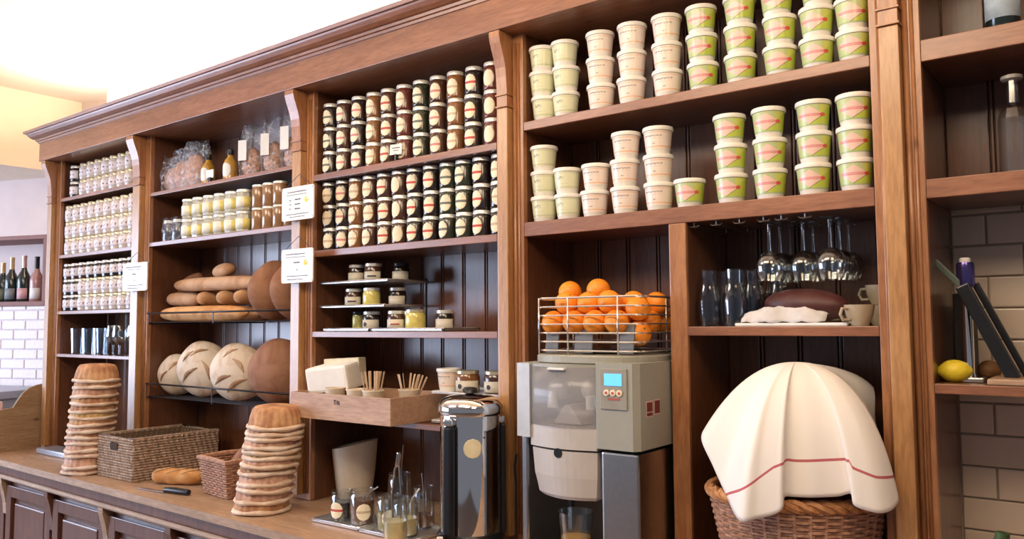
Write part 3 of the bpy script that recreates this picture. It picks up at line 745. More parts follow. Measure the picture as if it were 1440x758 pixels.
baguette((-3.19, -.06, 1.0), (-3.09, -.02, 1.10), .045, CRUST, 'dark round-ended bread standing in the small wicker basket', 'bread_piece', cuts=0)

baguette((-3.655, -.19, .937), (-3.42, -.075, .937), .036, GOLD, 'cut golden baguette piece lying beside the knife on the counter', 'baguette', cuts=3)
t = thing('bread_knife', (-3.60, -.30, .903), 'bread knife with dark handle lying on the counter front', 'knife', rz=.17)
q = MB(); q.prism([(0, .0), (.20, -.014), (.20, .014), (.05, .010)], 'z', .001, .003); q.build('blade', STEEL, t)
MB().tube([(.195, 0, .010), (.22, 0, .012), (.27, 0, .012), (.33, 0, .012), (.345, 0, .012)], lambda s_: .011 + .003 * math.sin(s_ * PI), 12).build('handle', BLACK, t)

# ================================================================= FAR-LEFT BOTTLES in the niche
def niche_bottle(u, v, h, body, foil, lab, label):
    P_ = WM @ Vector((u, v, 1.8155)); t = thing('wine_bottle', P_, label, 'bottle')
    s_ = h / .32; r = .047
    MB().lathe([(r * .9, 0), (r, .006), (r, .15 * s_), (r * .85, .18 * s_), (r * .45, .215 * s_), (.0155, .24 * s_), (.0145, .30 * s_)], 24).build('glass_body', body, t)
    MB().lathe([(.017, .225 * s_), (.0165, .305 * s_), (.018, .31 * s_), (.017, .32 * s_)], 20).build('foil', foil, t)
    q = MB(); r2 = r + .0008; a0 = .9; rows = [[Vector((r2 * math.sin(a0 + a), -r2 * math.cos(a0 + a), zz)) for a in [(-.8 + 1.6 * k / 8) for k in range(9)]] for zz in (.02, .10)]
    q.grid(rows); q.build('paper_label', lab, t, solid=.0006)
DG = content('dark_green_glass', (.012, .02, .016), .2)
GF = plain('gold_foil', (.66, .46, .24), .3, metal=.6); PF = plain('pink_foil', (.66, .44, .40), .35, metal=.4)
niche_bottle(-.37, .10, .30, DG, GF, plain('green_label', (.16, .17, .10), .6), 'dark wine bottle at the left end of the wall niche')
niche_bottle(-.262, .08, .335, DG, GF, plain('slate_label', (.24, .25, .27), .6), 'dark sparkling wine bottle with gold foil and slate label')
niche_bottle(-.145, .08, .345, DG, PF, plain('rose_label', (.66, .38, .40), .6), 'dark sparkling wine bottle with pink foil and pink label')
niche_bottle(-.035, .09, .335, content('rose_glass', (.42, .22, .20), .1), BLACK, PAPER, 'pale rose bottle with black cap at the right of the niche')

# ================================================================= BAY 3 TIERED TRAYS
def tray_mesh(q, x0, x1, y0, y1, z, lip=.010):
    q.box(x0 + .008, x1 - .008, y0 + .008, y1 - .008, z, z + .003, bev=.001)
    q.tube([(x0 + .01, y0, z + lip), (x1 - .01, y0, z + lip), (x1, y0 + .01, z + lip), (x1, y1 - .01, z + lip), (x1 - .01, y1, z + lip), (x0 + .01, y1, z + lip), (x0, y1 - .01, z + lip), (x0, y0 + .01, z + lip)], .003, 6, closed=True)
    for a, b_, c_, d_ in ((x0, x1, y0, y0 + .009), (x0, x1, y1 - .009, y1), (x0, x0 + .009, y0, y1), (x1 - .009, x1, y0, y1)): q.box(a, b_, c_, d_, z + .001, z + lip, bev=.001)
TRM = plain('tray_steel', (.70, .70, .72), .25, metal=.8)
t = thing('tiered_tray_stand', (0, 0, 0), 'two-tier tray stand with small jars above the box of cups', 'stand')
for z_, x1 in ((1.800, -2.33), (1.700, -2.35)):
    q = MB(); tray_mesh(q, -2.742, x1, .03, .27, z_, .008); q.build('tray', TRM, t)
q = MB()
for x in (-2.736, -2.34): q.tube([(x, .262, 1.6045), (x, .262, 1.82)], .004, 8)
q.box(-2.745, -2.32, .255, .270, 1.6035, 1.610, bev=.001); q.build('frame', DMETAL, t)
q = MB(); tray_mesh(q, -2.715, -2.44, .03, .24, 1.6035); tag(q.build('oval_tray', TRM), 'left of two grey trays lying under the tiered stand', 'tray')
q = MB(); tray_mesh(q, -2.42, -2.03, .025, .24, 1.6035); tag(q.build('oval_tray', TRM), 'right of two grey trays lying under the tiered stand', 'tray')
JL = plain('kraft_white_label', (.66, .60, .48), .6, .05); JR = plain('red_print', (.40, .09, .07), .6)
def small_jar(x, y, z, cont, lid, label, dot=None, r=.036, h=.076, full=True, rz=.55):
    t = thing('small_jar', (x, y, z), label, 'jar', rz=rz)
    MB().lathe([(r * .9, 0), (r, .005), (r, h - .024), (r * .88, h - .013)], 24).build('glass_body', CONT[cont], t)
    MB().lathe([(r * .90, h - .0135), (r * .94, h - .012), (r * .94, h - .002), (r * .85, h)], 20).build('lid', lid, t)
    if full:
        q = MB(); r2 = r + .0007; rows = [[Vector((r2 * math.sin(a), -r2 * math.cos(a), zz)) for a in [(-1.2 + 2.4 * k / 16) for k in range(17)]] for zz in (.006, h * .55)]
        q.grid(rows); q.build('paper_label', JL if full is True else full, t, solid=.0006)
        if dot:
            q = MB(); r3 = r + .0015
            if dot == 'dot': ovalpatch(r3, h * .3, .009, .009, -.55, False, 'printed_dot', [INK, INK], t); q.bm.free()
            else:
                rows = [[Vector((r3 * math.sin(a), -r3 * math.cos(a), zz)) for a in [(-.45 + 1.0 * k / 8) for k in range(9)]] for zz in (h * .26, h * .34)]
                q.grid(rows); q.build('printed_word', JR if dot == 'red' else INK, t, solid=.0004)
z1, z2, z3 = 1.8035, 1.7035, 1.6075
small_jar(-2.585, .10, z1, 'dark', LIDS, 'dark jar with plain pale label, left on the top tray')
small_jar(-2.475, .09, z1, 'brown', LIDS, 'dark jar with black printed word, middle of the top tray', 'ink')
small_jar(-2.385, .16, z1, 'dark', BLACK, 'shaded dark jar at the right end of the top tray')
small_jar(-2.605, .10, z2, 'brown', LIDS, 'jar with beige label, left on the middle tray', 'ink')
small_jar(-2.485, .09, z2, 'yellow', LIDS, 'yellow-green jar in the middle tray', full=False)
small_jar(-2.395, .15, z2, 'dark', LIDS, 'pale-labelled jar at the right end of the middle tray')
small_jar(-2.585, .11, z3, 'olive', BLACK, 'slim olive-green jar at left on the lowest tray', r=.027, full=False)
small_jar(-2.495, .10, z3, 'dark', LIDS, 'dark-capped jar with round black mark on the lowest tray', 'dot')
small_jar(-2.355, .19, z3, 'milk', LIDS, 'pale jar half hidden behind the lowest tray jars', full=False)
small_jar(-2.335, .085, z3, 'brown', LIDS, 'jar with red printed word on the right grey tray', 'red')
small_jar(-2.235, .09, z3, 'yellow', GOLDL, 'yellow preserve jar in the centre of the right grey tray', r=.040, h=.080, full=False)
small_jar(-2.125, .14, z3, 'dark', LIDS, 'pale-labelled jar at the right end of the right grey tray')

# wooden box with cups, stirrers and napkins
BX = thing('wooden_box', (-2.42, 0, 1.2635), 'open wooden box with small black stamped mark jutting from the shelf', 'box')
x0, x1, y0, y1, h = -.285, .285, -.14, .20, .10
q = MB(); q.box(x0, x1, y0, y0 + .012, 0, h, bev=.002); q.box(x0, x1, y1 - .012, y1, 0, h + .0, bev=.002); q.box(x0, x0 + .012, y0 + .012, y1 - .012, 0, h, bev=.002); q.box(x1 - .012, x1, y0 + .012, y1 - .012, 0, h, bev=.002)
q.build('side', WB, BX)
MB().box(x0 + .012, x1 - .012, y0 + .012, y1 - .012, .001, .008).build('base', WB, BX)
q = MB()
for k, dx in enumerate((0, .009, .018, .027)):
    q.box(-.02 + dx, -.017 + dx, y0 - .0012, y0 - .0004, .063, .080 - .003 * (k % 2)); 
q.box(-.024, -.008, y0 - .0012, y0 - .0004, .077, .080); q.box(.002, .012, y0 - .0012, y0 - .0004, .063, .066); q.box(-.004, .008, y0 - .0012, y0 - .0004, .071, .074)
q.build('stamped_mark', INK, BX)
# napkin stack, leaning
t = thing('napkin_stack', (-2.61, .015, 1.363), 'tall block of white paper napkins leaning in the wooden box', 'napkins', rz=.25)
q = MB(); q.box(-.11, .09, -.06, .075, 0, .105, bev=.012, rot=RY(-.10) @ RX(.12)); q.build('block', plain('napkin_white', (.93, .91, .85), .8, .02), t)
q = MB(); q.box(-.085, .088, .03, .085, .035, .128, bev=.004, rot=RY(-.05)); q.build('box_sleeve', plain('cream_card', (.76, .68, .50), .8), t)
CUPM = plain('cream_paper_cup', (.80, .68, .52), .7, .03)
def make_cup():
    t = thing('paper_cup', (0, 0, -50), 'x', 'cup')
    MB().lathe([(.0005, 0), (.026, 0), (.034, .078), (.036, .080), (.036, .083), (.0325, .083), (.025, .004), (.0005, .004)], 24, cap=False).build('cup', CUPM, t)
    return t
cup = make_cup(); first = True
for x, y, z_, lb in ((-2.50, -.085, 1.272, 'paper cup leftmost of the front three in the wooden box'), (-2.375, -.085, 1.295, 'paper cup in the middle of the front three in the box'), (-2.285, -.085, 1.295, 'paper cup holding the wooden stirrers'), (-2.20, .02, 1.295, 'paper cup with splayed stirrers at the right rear of the box')):
    z_ = 1.2725
    if first: cup.location = (x, y, z_); cup['label'] = lb; cup['group'] = 'paper cups in the wooden box'; cup.scale = (1.15, 1.15, 1.35); first = False
    else: o = dup(cup, (x, y, z_), 0, lb, 'paper cups in the wooden box')
q = MB(); q.lathe([(.0005, 0), (.035, 0), (.038, .004), (.036, .012), (.0005, .012)], 24)
STIR = plain('birch_wood', (.66, .47, .30), .6, .08)
rnd = random.Random(3)
def stir(cx, cy, n, spread, ln, grp, base, cz=1.29, lab='wooden stirrer standing in the stirrer cup'):
    pm = MB().box(-.0035, .0035, -.001, .001, 0, ln, bev=.0006).build('wooden_stirrer', STIR)
    for k in range(n):
        o = pm if k == 0 else pm.copy()
        if k: COL.objects.link(o)
        a = rnd.uniform(0, 2 * PI); rr = rnd.uniform(.2, 1) * spread
        o.location = (cx + .014 * math.cos(a) * rnd.random(), cy + .014 * math.sin(a) * rnd.random(), cz)
        o.rotation_euler = (rr * math.sin(a), rr * math.cos(a) + base, rnd.uniform(0, 3))
        tag(o, lab, 'stirrer', grp)
stir(-2.285, -.085, 20, .20, .165, 'stirrers in the front cup', 0)
stir(-2.20, .02, 9, .34, .155, 'stirrers in the rear cup', .28, lab='wooden stirrer splaying from the rear cup')

t = thing('small_tray_stand', (0, 0, 0), 'small two-level white-edged tray stand right of the wooden box', 'stand')
for z_ in (1.372, 1.2655): q = MB(); tray_mesh(q, -2.10, -1.775, .03, .26, z_, .007); q.build('tray', plain('white_enamel', (.78, .78, .78), .25), t)
q = MB()
for x, y in ((-2.094, .25), (-1.785, .25), (-1.785, .04)): q.tube([(x, y, 1.2635), (x, y, 1.38)], .003, 8)
q.build('frame', DMETAL, t)

# tubs ------------------------------------------------------------
def uvnodes(t):
    uv = t.nodes.new('ShaderNodeUVMap'); sp_ = t.nodes.new('ShaderNodeSeparateXYZ'); t.links.new(uv.outputs[0], sp_.inputs[0]); return sp_.outputs[0], sp_.outputs[1]
def mth(t, op, a, b=None, c=None):
    n = t.nodes.new('ShaderNodeMath'); n.operation = op
    for i, v in enumerate((a, b, c)):
        if v is None: continue
        if isinstance(v, (int, float)): n.inputs[i].default_value = v
        else: t.links.new(v, n.inputs[i])
    return n.outputs[0]
def mixc(t, f, a, b):
    m = t.nodes.new('ShaderNodeMix'); m.data_type = 'RGBA'
    if isinstance(f, (int, float)): m.inputs[0].default_value = f
    else: t.links.new(f, m.inputs[0])
    for k, v in ((6, a), (7, b)):
        if isinstance(v, tuple): m.inputs[k].default_value = (*v, 1)
        else: t.links.new(v, m.inputs[k])
    return m.outputs[2]
def band(t, v, lo, hi): return mth(t, 'MULTIPLY', mth(t, 'GREATER_THAN', v, lo), mth(t, 'LESS_THAN', v, hi))
def scribble(t, u, v, u0, u1, v0, v1, freq=60):
    # small letter-like marks along a line
    w = t.nodes.new('ShaderNodeTexNoise'); w.noise_dimensions = '2D'; w.inputs['Scale'].default_value = freq; w.inputs['Detail'].default_value = 1
    cb = t.nodes.new('ShaderNodeCombineXYZ'); t.links.new(u, cb.inputs[0]); t.links.new(mth(t, 'MULTIPLY', v, .35), cb.inputs[1]); t.links.new(cb.outputs[0], w.inputs['Vector'])
    return mth(t, 'MULTIPLY', mth(t, 'MULTIPLY', band(t, u, u0, u1), band(t, v, v0, v1)), mth(t, 'GREATER_THAN', w.outputs[0], .5))
def tubmat(kind):
    m, t, b = nt(kind + '_tub_print'); setc(b, (.8, .8, .7), .35, coat=.3); u, v = uvnodes(t)
    if kind == 'fruit':
        # u in 0..1 over 220 degrees of wrap, diamond centred a little left
        base = mixc(t, mth(t, 'GREATER_THAN', u, .60), (.50, .57, .27), (.58, .60, .13))  # paler left part puts the window's reflection into the print colour
        low = mth(t, 'LESS_THAN', v, mth(t, 'ADD', mth(t, 'MULTIPLY', mth(t, 'SUBTRACT', u, .42), 2.2), .12))
        base = mixc(t, mth(t, 'MULTIPLY', low, mth(t, 'GREATER_THAN', u, .45)), base, (.48, .56, .07))
        base = mixc(t, band(t, v, 0, .07), base, (.36, .48, .20))
        dx = mth(t, 'DIVIDE', mth(t, 'ABSOLUTE', mth(t, 'SUBTRACT', u, .45)), .23); dy = mth(t, 'DIVIDE', mth(t, 'ABSOLUTE', mth(t, 'SUBTRACT', v, .50)), .42)
        dd = mth(t, 'ADD', dx, dy); ins = mth(t, 'LESS_THAN', dd, 1)
        col = mixc(t, ins, base, (.80, .56, .46))
        edge_ = mth(t, 'MULTIPLY', band(t, dd, .98, 1.05), mth(t, 'MULTIPLY', mth(t, 'GREATER_THAN', u, .44), mth(t, 'LESS_THAN', v, .5)))
        col = mixc(t, edge_, col, (.10, .09, .04))
        st_ = mth(t, 'MULTIPLY', band(t, v, .44, .565), band(t, u, .23, .67)); col = mixc(t, st_, col, (.70, .25, .24))
        col = mixc(t, scribble(t, u, v, .21, .66, .475, .535, 70), col, (.78, .42, .38))
        dot = mth(t, 'LESS_THAN', mth(t, 'ADD', mth(t, 'POWER', mth(t, 'MULTIPLY', mth(t, 'SUBTRACT', u, .66), 22), 2), mth(t, 'POWER', mth(t, 'MULTIPLY', mth(t, 'SUBTRACT', v, .50), 11), 2)), 1)
        col = mixc(t, dot, col, (.62, .09, .05))
    elif kind == 'peach':
        col = mixc(t, band(t, v, .10, .17), (.82, .70, .60), (.78, .46, .28)); col = mixc(t, band(t, v, .88, .93), col, (.78, .50, .36))
        col = mixc(t, scribble(t, u, v, .28, .62, .68, .76, 60), col, (.12, .07, .07))
        col = mixc(t, scribble(t, u, v, .36, .60, .57, .60, 90), col, (.45, .36, .33))
        col = mixc(t, scribble(t, u, v, .44, .50, .28, .34, 60), col, (.35, .18, .12))
    elif kind == 'lime':
        col = mixc(t, band(t, v, .08, .11), (.72, .72, .48), (.30, .33, .18)); col = mixc(t, band(t, v, .16, .175), col, (.42, .46, .26))
        col = mixc(t, scribble(t, u, v, .34, .48, .55, .72, 40), col, (.25, .27, .18)); col = mixc(t, band(t, v, .9, .93), col, (.52, .54, .34))
        col = mixc(t, mth(t, 'MULTIPLY', scribble(t, u, v, .32, .56, .30, .325, 90), 1.0), col, (.4, .4, .28))
    t.links.new(col, b.inputs['Base Color']); return m
TUBL = plain('tub_rim_white', (.84, .80, .72), .35, .02)
TMAT = {k: tubmat(k) for k in ('fruit', 'peach', 'lime')}
def make_tub(kind, h=.0870, R=.0480):
    t = thing('food_tub', (0, 0, -50), 'x', 'tub')
    rb = R * .74; rt = R * .91
    MB().lathe([(rb * .96, 0), (rb, .002), (rb * 1.02, .012), (rb * 1.05, .0135), (rt, h - .014)], 32).build('tub_body', TUBL, t)
    q = MB(); N = 40
    za, zb_ = .0150, h - .0145
    def rr(z): return (rb * 1.05 + (rt - rb * 1.05) * (z - .0135) / (h - .0275)) + .0006
    A = math.radians(120)
    rows = [[Vector((rr(z) * math.sin(-A + 2 * A * j / N), -rr(z) * math.cos(-A + 2 * A * j / N), z)) for j in range(N + 1)] for z in (za, (za + zb_) / 2, zb_)]
    q.grid(rows, uvs=lambda i, j: (j / N, i / 2)); q.build('printed_wrap', TMAT[kind], t)
    MB().lathe([(rt * .98, h - .0142), (R * .985, h - .0135), (R, h - .0115), (R, h - .004), (R * .97, h - .0008), (R * .80, h - .0004), (R * .78, h - .003), (.001, h - .003)], 32, cap=False).build('lid', TUBL, t)
    return t
tubs = {}
KN = {'fruit': 'green tub with pink diamond label', 'peach': 'peach-white tub with dark printing', 'lime': 'pale yellow-green tub'}
def tub(kind, loc, rz, label, group):
    if kind not in tubs: tubs[kind] = make_tub(kind); o = tubs[kind]; o.location = loc; o.rotation_euler = (0, 0, rz); o['label'] = label; o['group'] = group
    else: dup(tubs[kind], loc, rz, label, group)
top = [(-1.590, 3, 'lime'), (-1.497, 3, 'lime'), (-1.357, 3, 'peach'), (-1.242, 3, 'peach'), (-1.118, 3, 'peach'), (-1.003, 3, 'fruit'), (-.884, 3, 'fruit'), (-.770, 4, 'fruit'), (-.662, 4, 'fruit'), (-.570, 4, 'fruit')]
low = [(-1.590, 3, 'lime'), (-1.494, 2, 'lime'), (-1.387, 2, 'peach'), (-1.272, 3, 'peach'), (-1.157, 3, 'peach'), (-1.050, 1, 'fruit'), (-.924, 3, 'fruit'), (-.803, 3, 'fruit'), (-.683, 3, 'fruit'), (-.572, 3, 'fruit')]
for nm, z0, lst in (('upper', 2.3185, top), ('lower', 1.9725, low)):
    for i, (x, n_, kd) in enumerate(lst):
        for k in range(n_):
            pos = 'only tub' if n_ == 1 else ['bottom', 'second', 'third', 'top'][k] if n_ == 4 else (['bottom', 'middle', 'top'][k] if n_ == 3 else ['bottom', 'top'][k])
            tub(kd, (x + random.uniform(-.0035, .0035), .058 + random.uniform(-.003, .003), z0 + .0872 * k), random.uniform(-.1, .12) + {'fruit': .28 , 'peach': .3, 'lime': .3}[kd],
                f'{KN[kd]}, {pos} of {ORD[i]} stack on {nm} shelf', f'tubs on the {nm} tub shelf')
# peach tub + two flat jars on the small tray stand
t2 = dup(tubs['peach'], (-2.068, .10, 1.3765), .3, 'peach-white tub on the small tray stand behind the urn'); 
if 'group' in t2: del t2['group']
small_jar(-1.975, .10, 1.3765, 'amber', GOLDL, 'flat amber jar beside the tub on the small tray stand', 'dot', r=.045, h=.082)
small_jar(-1.855, .12, 1.3765, 'brown', GOLDL, 'flat brown jar at right end of the small tray stand', 'dot', r=.046, h=.082)
small_jar(-2.03, .12, 1.2695, 'caramel', GOLDL, 'small pink-brown jar on the lower level of the small tray stand', r=.04, h=.07)

# ================================================================= COUNTER ITEMS, BAY 3
t = thing('white_bin', (-2.655, .155, .9005), 'cream slant-topped plastic container standing at back of counter', 'container', rz=.5)
q = MB(); rows = []
for (r, z, s_) in ((.070, 0, 0), (.074, .004, 0), (.088, .12, .0), (.098, .225, .22)):
    rows.append([Vector((r * math.cos(a), r * .85 * math.sin(a), z + s_ * r * math.cos(a))) for a in [2 * PI * j / 32 for j in range(32)]])
for (r, z, s_) in ((.093, .222, .22), (.083, .12, 0), (.068, .008, 0)):
    rows.append([Vector((r * math.cos(a), r * .85 * math.sin(a), z + s_ * r * math.cos(a))) for a in [2 * PI * j / 32 for j in range(32)]])
q.grid(rows, True, capa=True, capb=True); q.build('body', CREAM, t)
q = MB(); tray_mesh(q, -.125, .125, -.09, .09, 0); o = q.build('jar_tray', TRM, loc=(-2.34, -.13, .9015)); o.rotation_euler = (0, 0, .02); tag(o, 'left of two silver trays carrying open jam jars', 'tray')
q = MB(); tray_mesh(q, -.135, .135, -.10, .10, 0); o = q.build('jar_tray', TRM, loc=(-2.075, -.125, .9015)); tag(o, 'right of two silver trays carrying open jam jars', 'tray')
def open_jar(x, y, z, r, h, fill, cont, lab, label, rz=.7, spoon=None, spl=''):
    t = thing('open_jar', (x, y, z), label, 'jar', rz=rz)
    MB().lathe([(.0005, 0), (r * .95, 0), (r, .004), (r, h * .82), (r * .92, h * .9), (r * .95, h), (r * .95 - .002, h), (r * .90 - .002, h * .9), (r - .0025, h * .82), (r - .0025, .004), (.0005, .004)], 28, cap=False).build('glass_body', GLASS, t)
    MB().lathe([(.0005, .0045), (r - .003, .0045), (r - .003, h * fill), (.0005, h * fill)], 28, cap=False).build('contents', CONT[cont] if isinstance(cont, str) else cont, t)
    if lab: ovalpatch(r + .0008, h * .38, .028, .030, lab[1], lab[0] != 'none', 'paper_label', [LABELC, STR[lab[0]] or LABELC], t)
    if spoon:
        s2 = thing('teaspoon', (x, y, z), 'metal spoon standing in ' + spl, 'spoon')
        dx, dy, hz = spoon
        MB().tube([(0, 0, h * fill + .004), (dx * .5, dy * .5, h * .6 + hz * .3), (dx, dy, hz)], lambda u: .002 + .003 * max(0, u - .7), 8).build('handle', STEEL, s2)
ty = .9055
open_jar(-2.385, -.145, ty, .042, .105, .62, 'dark', ('red', -.45), 'open glass jar of black jam with red-striped oval label')
open_jar(-2.285, -.135, ty, .046, .120, .70, 'amber', ('tan', .25), 'open glass jar of brown spread with tan-striped oval label', spoon=(.05, .03, .13), spl='the open jar of brown spread')
open_jar(-2.265, .035, ty - .004, .044, .16, .35, 'milk', None, 'tall open jar behind the left silver tray', spoon=(.03, -.01, .27), spl='the tall jar behind the left silver tray')
open_jar(-2.135, -.145, ty, .044, .120, .50, 'olive', ('tan', .15), 'open jar of olive spread with oval label on the right tray')
LEMC = content('lemon_curd', (.84, .68, .34), .1)
open_jar(-2.035, -.165, ty, .044, .125, .46, LEMC, None, 'open jar of pale yellow curd at the tray front', spoon=(.02, .05, .15), spl='the short jar of pale yellow curd')
open_jar(-2.065, -.04, ty, .040, .14, .3, 'amber', None, 'open jar at the rear of the right silver tray', spoon=(-.03, .02, .18), spl='the rear jar of the right silver tray')
open_jar(-1.975, -.27, .9015, .040, .155, .52, LEMC, None, 'tall open jar of yellow curd beside the urn tap')
# tongs
t = thing('tongs', (-1.975, -.27, .99), 'shiny metal tongs standing in the tall yellow jar', 'tongs')
q = MB(); q.tube([(-.012, 0, 0), (-.015, 0, .07), (-.002, 0, .16), (.012, 0, .18)], .0038, 8); q.tube([(.020, .006, 0), (.022, .006, .07), (.012, .004, .18)], .0038, 8)
q.build('arm', CHROME, t); MB().box(.004, .020, -.004, .008, .168, .215, bev=.004, rot=RY(.2)).build('hinge', CHROME, t)

# coffee urn
t = thing('coffee_urn', (-1.750, -.150, .9005), 'tall chrome hot drinks urn with black side columns', 'urn', rz=.70)
R_ = .100
MB().lathe([(R_, .062), (R_, .43), (R_ * .995, .434)], 48).build('tank', CHROME, t)
MB().lathe([(R_ + .008, 0), (R_ + .010, .006), (R_ + .010, .050), (R_ + .003, .062)], 48).build('base', BLACK, t)
MB().lathe([(R_ + .005, .4345), (R_ + .008, .440), (R_ + .007, .462), (R_ - .004, .482), (R_ - .030, .494), (.02, .499), (.0005, .4995)], 48, cap=False).build('dome_lid', CHROME, t)
MB().lathe([(.012, .4995), (.022, .503), (.026, .512), (.020, .520), (.0005, .522)], 24, cap=False).build('knob', BLACK, t)
q = MB(); q.box(-.018, .018, -.013, .013, .050, .405, bev=.009)
q.build('side_column', BLACK, t, loc=(-.068, -.094, 0)).rotation_euler = (0, 0, -.60)
q = MB(); q.box(-.008, .009, -.022, .022, .050, .405, bev=.008); q.build('side_column', BLACK, t, loc=(R_ + .006, .0, 0))
MB().box(-.017, .017, -.012, .010, .405, .428, bev=.006).build('handle_bracket', CHROME, t, loc=(-.066, -.090, 0)).rotation_euler = (0, 0, -.60)
MB().box(-.012, .010, -.018, .018, .405, .428, bev=.006).build('handle_bracket', CHROME, t, loc=(R_ + .003, 0, 0))
o = ovalpatch(R_ + .0012, .335, .030, .031, .08, False, 'round_sticker', [plain('cream_sticker', (.78, .70, .48), .6)] * 2, t)
q = MB(); q.tube([(-.075, -.085, .062), (-.090, -.115, .062)], .012, 12); q.tube([(-.092, -.118, .070), (-.093, -.120, .036)], .010, 12); q.build('tap', BLACK, t)
MB().box(-.104, -.084, -.140, -.131, .036, .074, bev=.004).build('tap_lever', PAPER, t)
q = MB(); q.prism([(.0, .018), (.022, .018), (.011, .048)], 'y', -R_ - .0122, -R_ - .0108); q.build('warning_triangle', plain('warning_yellow', (.62, .72, .04), .5), t)
MB().lathe([(.0005, 0), (.016, 0), (.016, .014), (.013, .018), (.0005, .018)], 24, m=RX(PI / 2), cap=False).build('dial', BLACK, t, loc=(.055, -.088, .032))
q = MB(); q.tube([(-1.640, -.05, .906), (-1.636, -.056, 1.00), (-1.640, -.050, 1.10), (-1.648, -.046, 1.16), (-1.640, -.046, 1.20)], .004, 8); tag(q.build('power_cable', BLACK), 'thin black cable hanging between urn and juicer', 'cable')

# ================================================================= JUICER
J = thing('juice_machine', (0, 0, 0), 'large grey automatic orange juicer with wire fruit basket and blue display', 'juicer')
jx0, jx1, jy0, jy1 = -1.545, -1.105, -.18, .24
# head right housing (chamfered plan)
q = MB(); q.prism([(-1.245, -.185), (-1.235, -.195), (-1.120, -.195), (-1.106, -.175), (-1.106, .24), (-1.245, .24)], 'z', 1.272, 1.515); q.build('control_housing', GREYP, J)
q = MB(); q.prism([(-1.545, -.15), (-1.53, -.185), (-1.475, -.195), (-1.475, .24), (-1.545, .24)], 'z', 1.285, 1.508); q.build('left_housing', plain('light_grey_plastic', (.46, .47, .48), .35), J)
q = MB(); q.box(-1.475, -1.245, -.05, .24, 1.27, 1.508); q.build('back_housing', plain('mid_grey_plastic', (.26, .26, .26), .5), J)
# bulging lower chute of head
def bulge(x0, x1, y, d, n=12): return [(x0 + (x1 - x0) * k / n, y - d * math.sin(PI * k / n)) for k in range(n + 1)]
q = MB(); q.prism(bulge(-1.478, -1.243, -.185, .025) + [(-1.243, -.05), (-1.478, -.05)], 'z', 1.262, 1.325); q.build('lower_cover', PALEP, J)
SMOKE, tS, bS = nt('smoky_cover'); setc(bS, (.55, .55, .57), .15, alpha=.34, spec=.8)
q = MB(); P_ = bulge(-1.478, -1.243, -.185, .028); q.grid([[Vector((x, y, 1.3255)) for x, y in P_], [Vector((x, y, 1.50)) for x, y in P_]]); q.build('clear_cover', SMOKE, J, solid=.003)
q = MB(); q.prism(bulge(-1.478, -1.243, -.185, .026) + [(-1.243, -.05), (-1.478, -.05)], 'z', 1.500, 1.508); q.build('top_lip', GREYP, J)
MB().box(-1.39, -1.33, -.222, -.205, 1.492, 1.499, bev=.002).build('cover_handle', WHITE, J)
for cx, cz, r in ((-1.42, 1.43, .035), (-1.30, 1.43, .035)):
    MB().ell((cx, -.11, cz), (r, .04, r), seg=24).build('juicing_ball', PALEP, J)
q = MB(); q.prism([(-1.41, 1.33), (-1.31, 1.33), (-1.35, 1.385), (-1.37, 1.385)], 'y', -.16, -.06); q.build('peel_wedge', PALEP, J)
q = MB(); q.lathe([(.018, 0), (.010, .05)], 20, c=(-1.42, -.15, 1.375)); q.lathe([(.014, 0), (.014, .04)], 20, c=(-1.285, -.15, 1.375)); q.build('press_cup', WHITE, J)
# pulp bin drawer
q = MB(); n = 10
def binrow(z, inset): return [Vector((x, y, z)) for x, y in bulge(-1.475 + inset, -1.245 - inset * .6, -.18 + inset * .5, .03, n)] + [Vector((-1.245 - inset * .6, -.02, z)), Vector((-1.475 + inset, -.02, z))]
q.grid([binrow(1.256, 0), binrow(1.18, .006), binrow(1.155, .012), binrow(1.125, .018), binrow(1.115, .03)], True, smooth=False, capa=True, capb=True); q.build('pulp_bin', PALEP, J)
q = MB(); q.lathe([(.014, 0), (.014, .003)], 20, m=RX(PI / 2), c=(-1.362, -.2085, 1.250)); q.build('bin_notch', BLACK, J)
# stainless body
q = MB(); q.box(-1.232, -1.112, -.180, .235, .915, 1.262, bev=.006); q.build('steel_column', STEEL, J)
q = MB(); q.box(-1.528, -1.505, -.165, .235, .915, 1.283, bev=.006); q.build('steel_side', STEEL, J)
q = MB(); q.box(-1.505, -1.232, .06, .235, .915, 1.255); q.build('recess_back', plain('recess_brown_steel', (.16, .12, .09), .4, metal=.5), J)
q = MB(); q.box(-1.53, -1.112, -.19, .235, .901, .935, bev=.006); q.build('drip_tray', STEEL, J)
q = MB(); q.tube([(-1.375, -.12, 1.115), (-1.375, -.12, 1.08)], .008, 10); q.build('spout', BLACK, J)
# control panel
q = MB(); q.box(-1.222, -1.135, -.1995, -.1945, 1.385, 1.500, bev=.002); q.build('control_panel', plain('panel_taupe', (.30, .28, .23), .4), J)
m_, t_, b_ = nt('lcd_blue'); setc(b_, (.10, .35, .70), .3); b_.inputs['Emission Color'].default_value = (.12, .48, 1, 1); b_.inputs['Emission Strength'].default_value = 1.1
MB().box(-1.207, -1.150, -.2015, -.1998, 1.452, 1.486, bev=.0006).build('display', m_, J)
for k, x in enumerate((-1.200, -1.179, -1.158)):
    q = MB(); q.lathe([(.0095, 0), (.0095, .003), (.006, .004)], 20, m=RX(PI / 2)); q.lathe([(.004, .0038), (.004, .0048)], 12, m=RX(PI / 2), mat=1)
    q.build('button', [plain('button_cream', (.74, .64, .48), .4), plain('button_red', (.5, .08, .05), .4)], J, loc=(x, -.1996, 1.432))
MB().box(-1.196, -1.158, -.2008, -.1998, 1.412, 1.418).build('red_marking', plain('faded_red', (.42, .10, .07), .5), J)
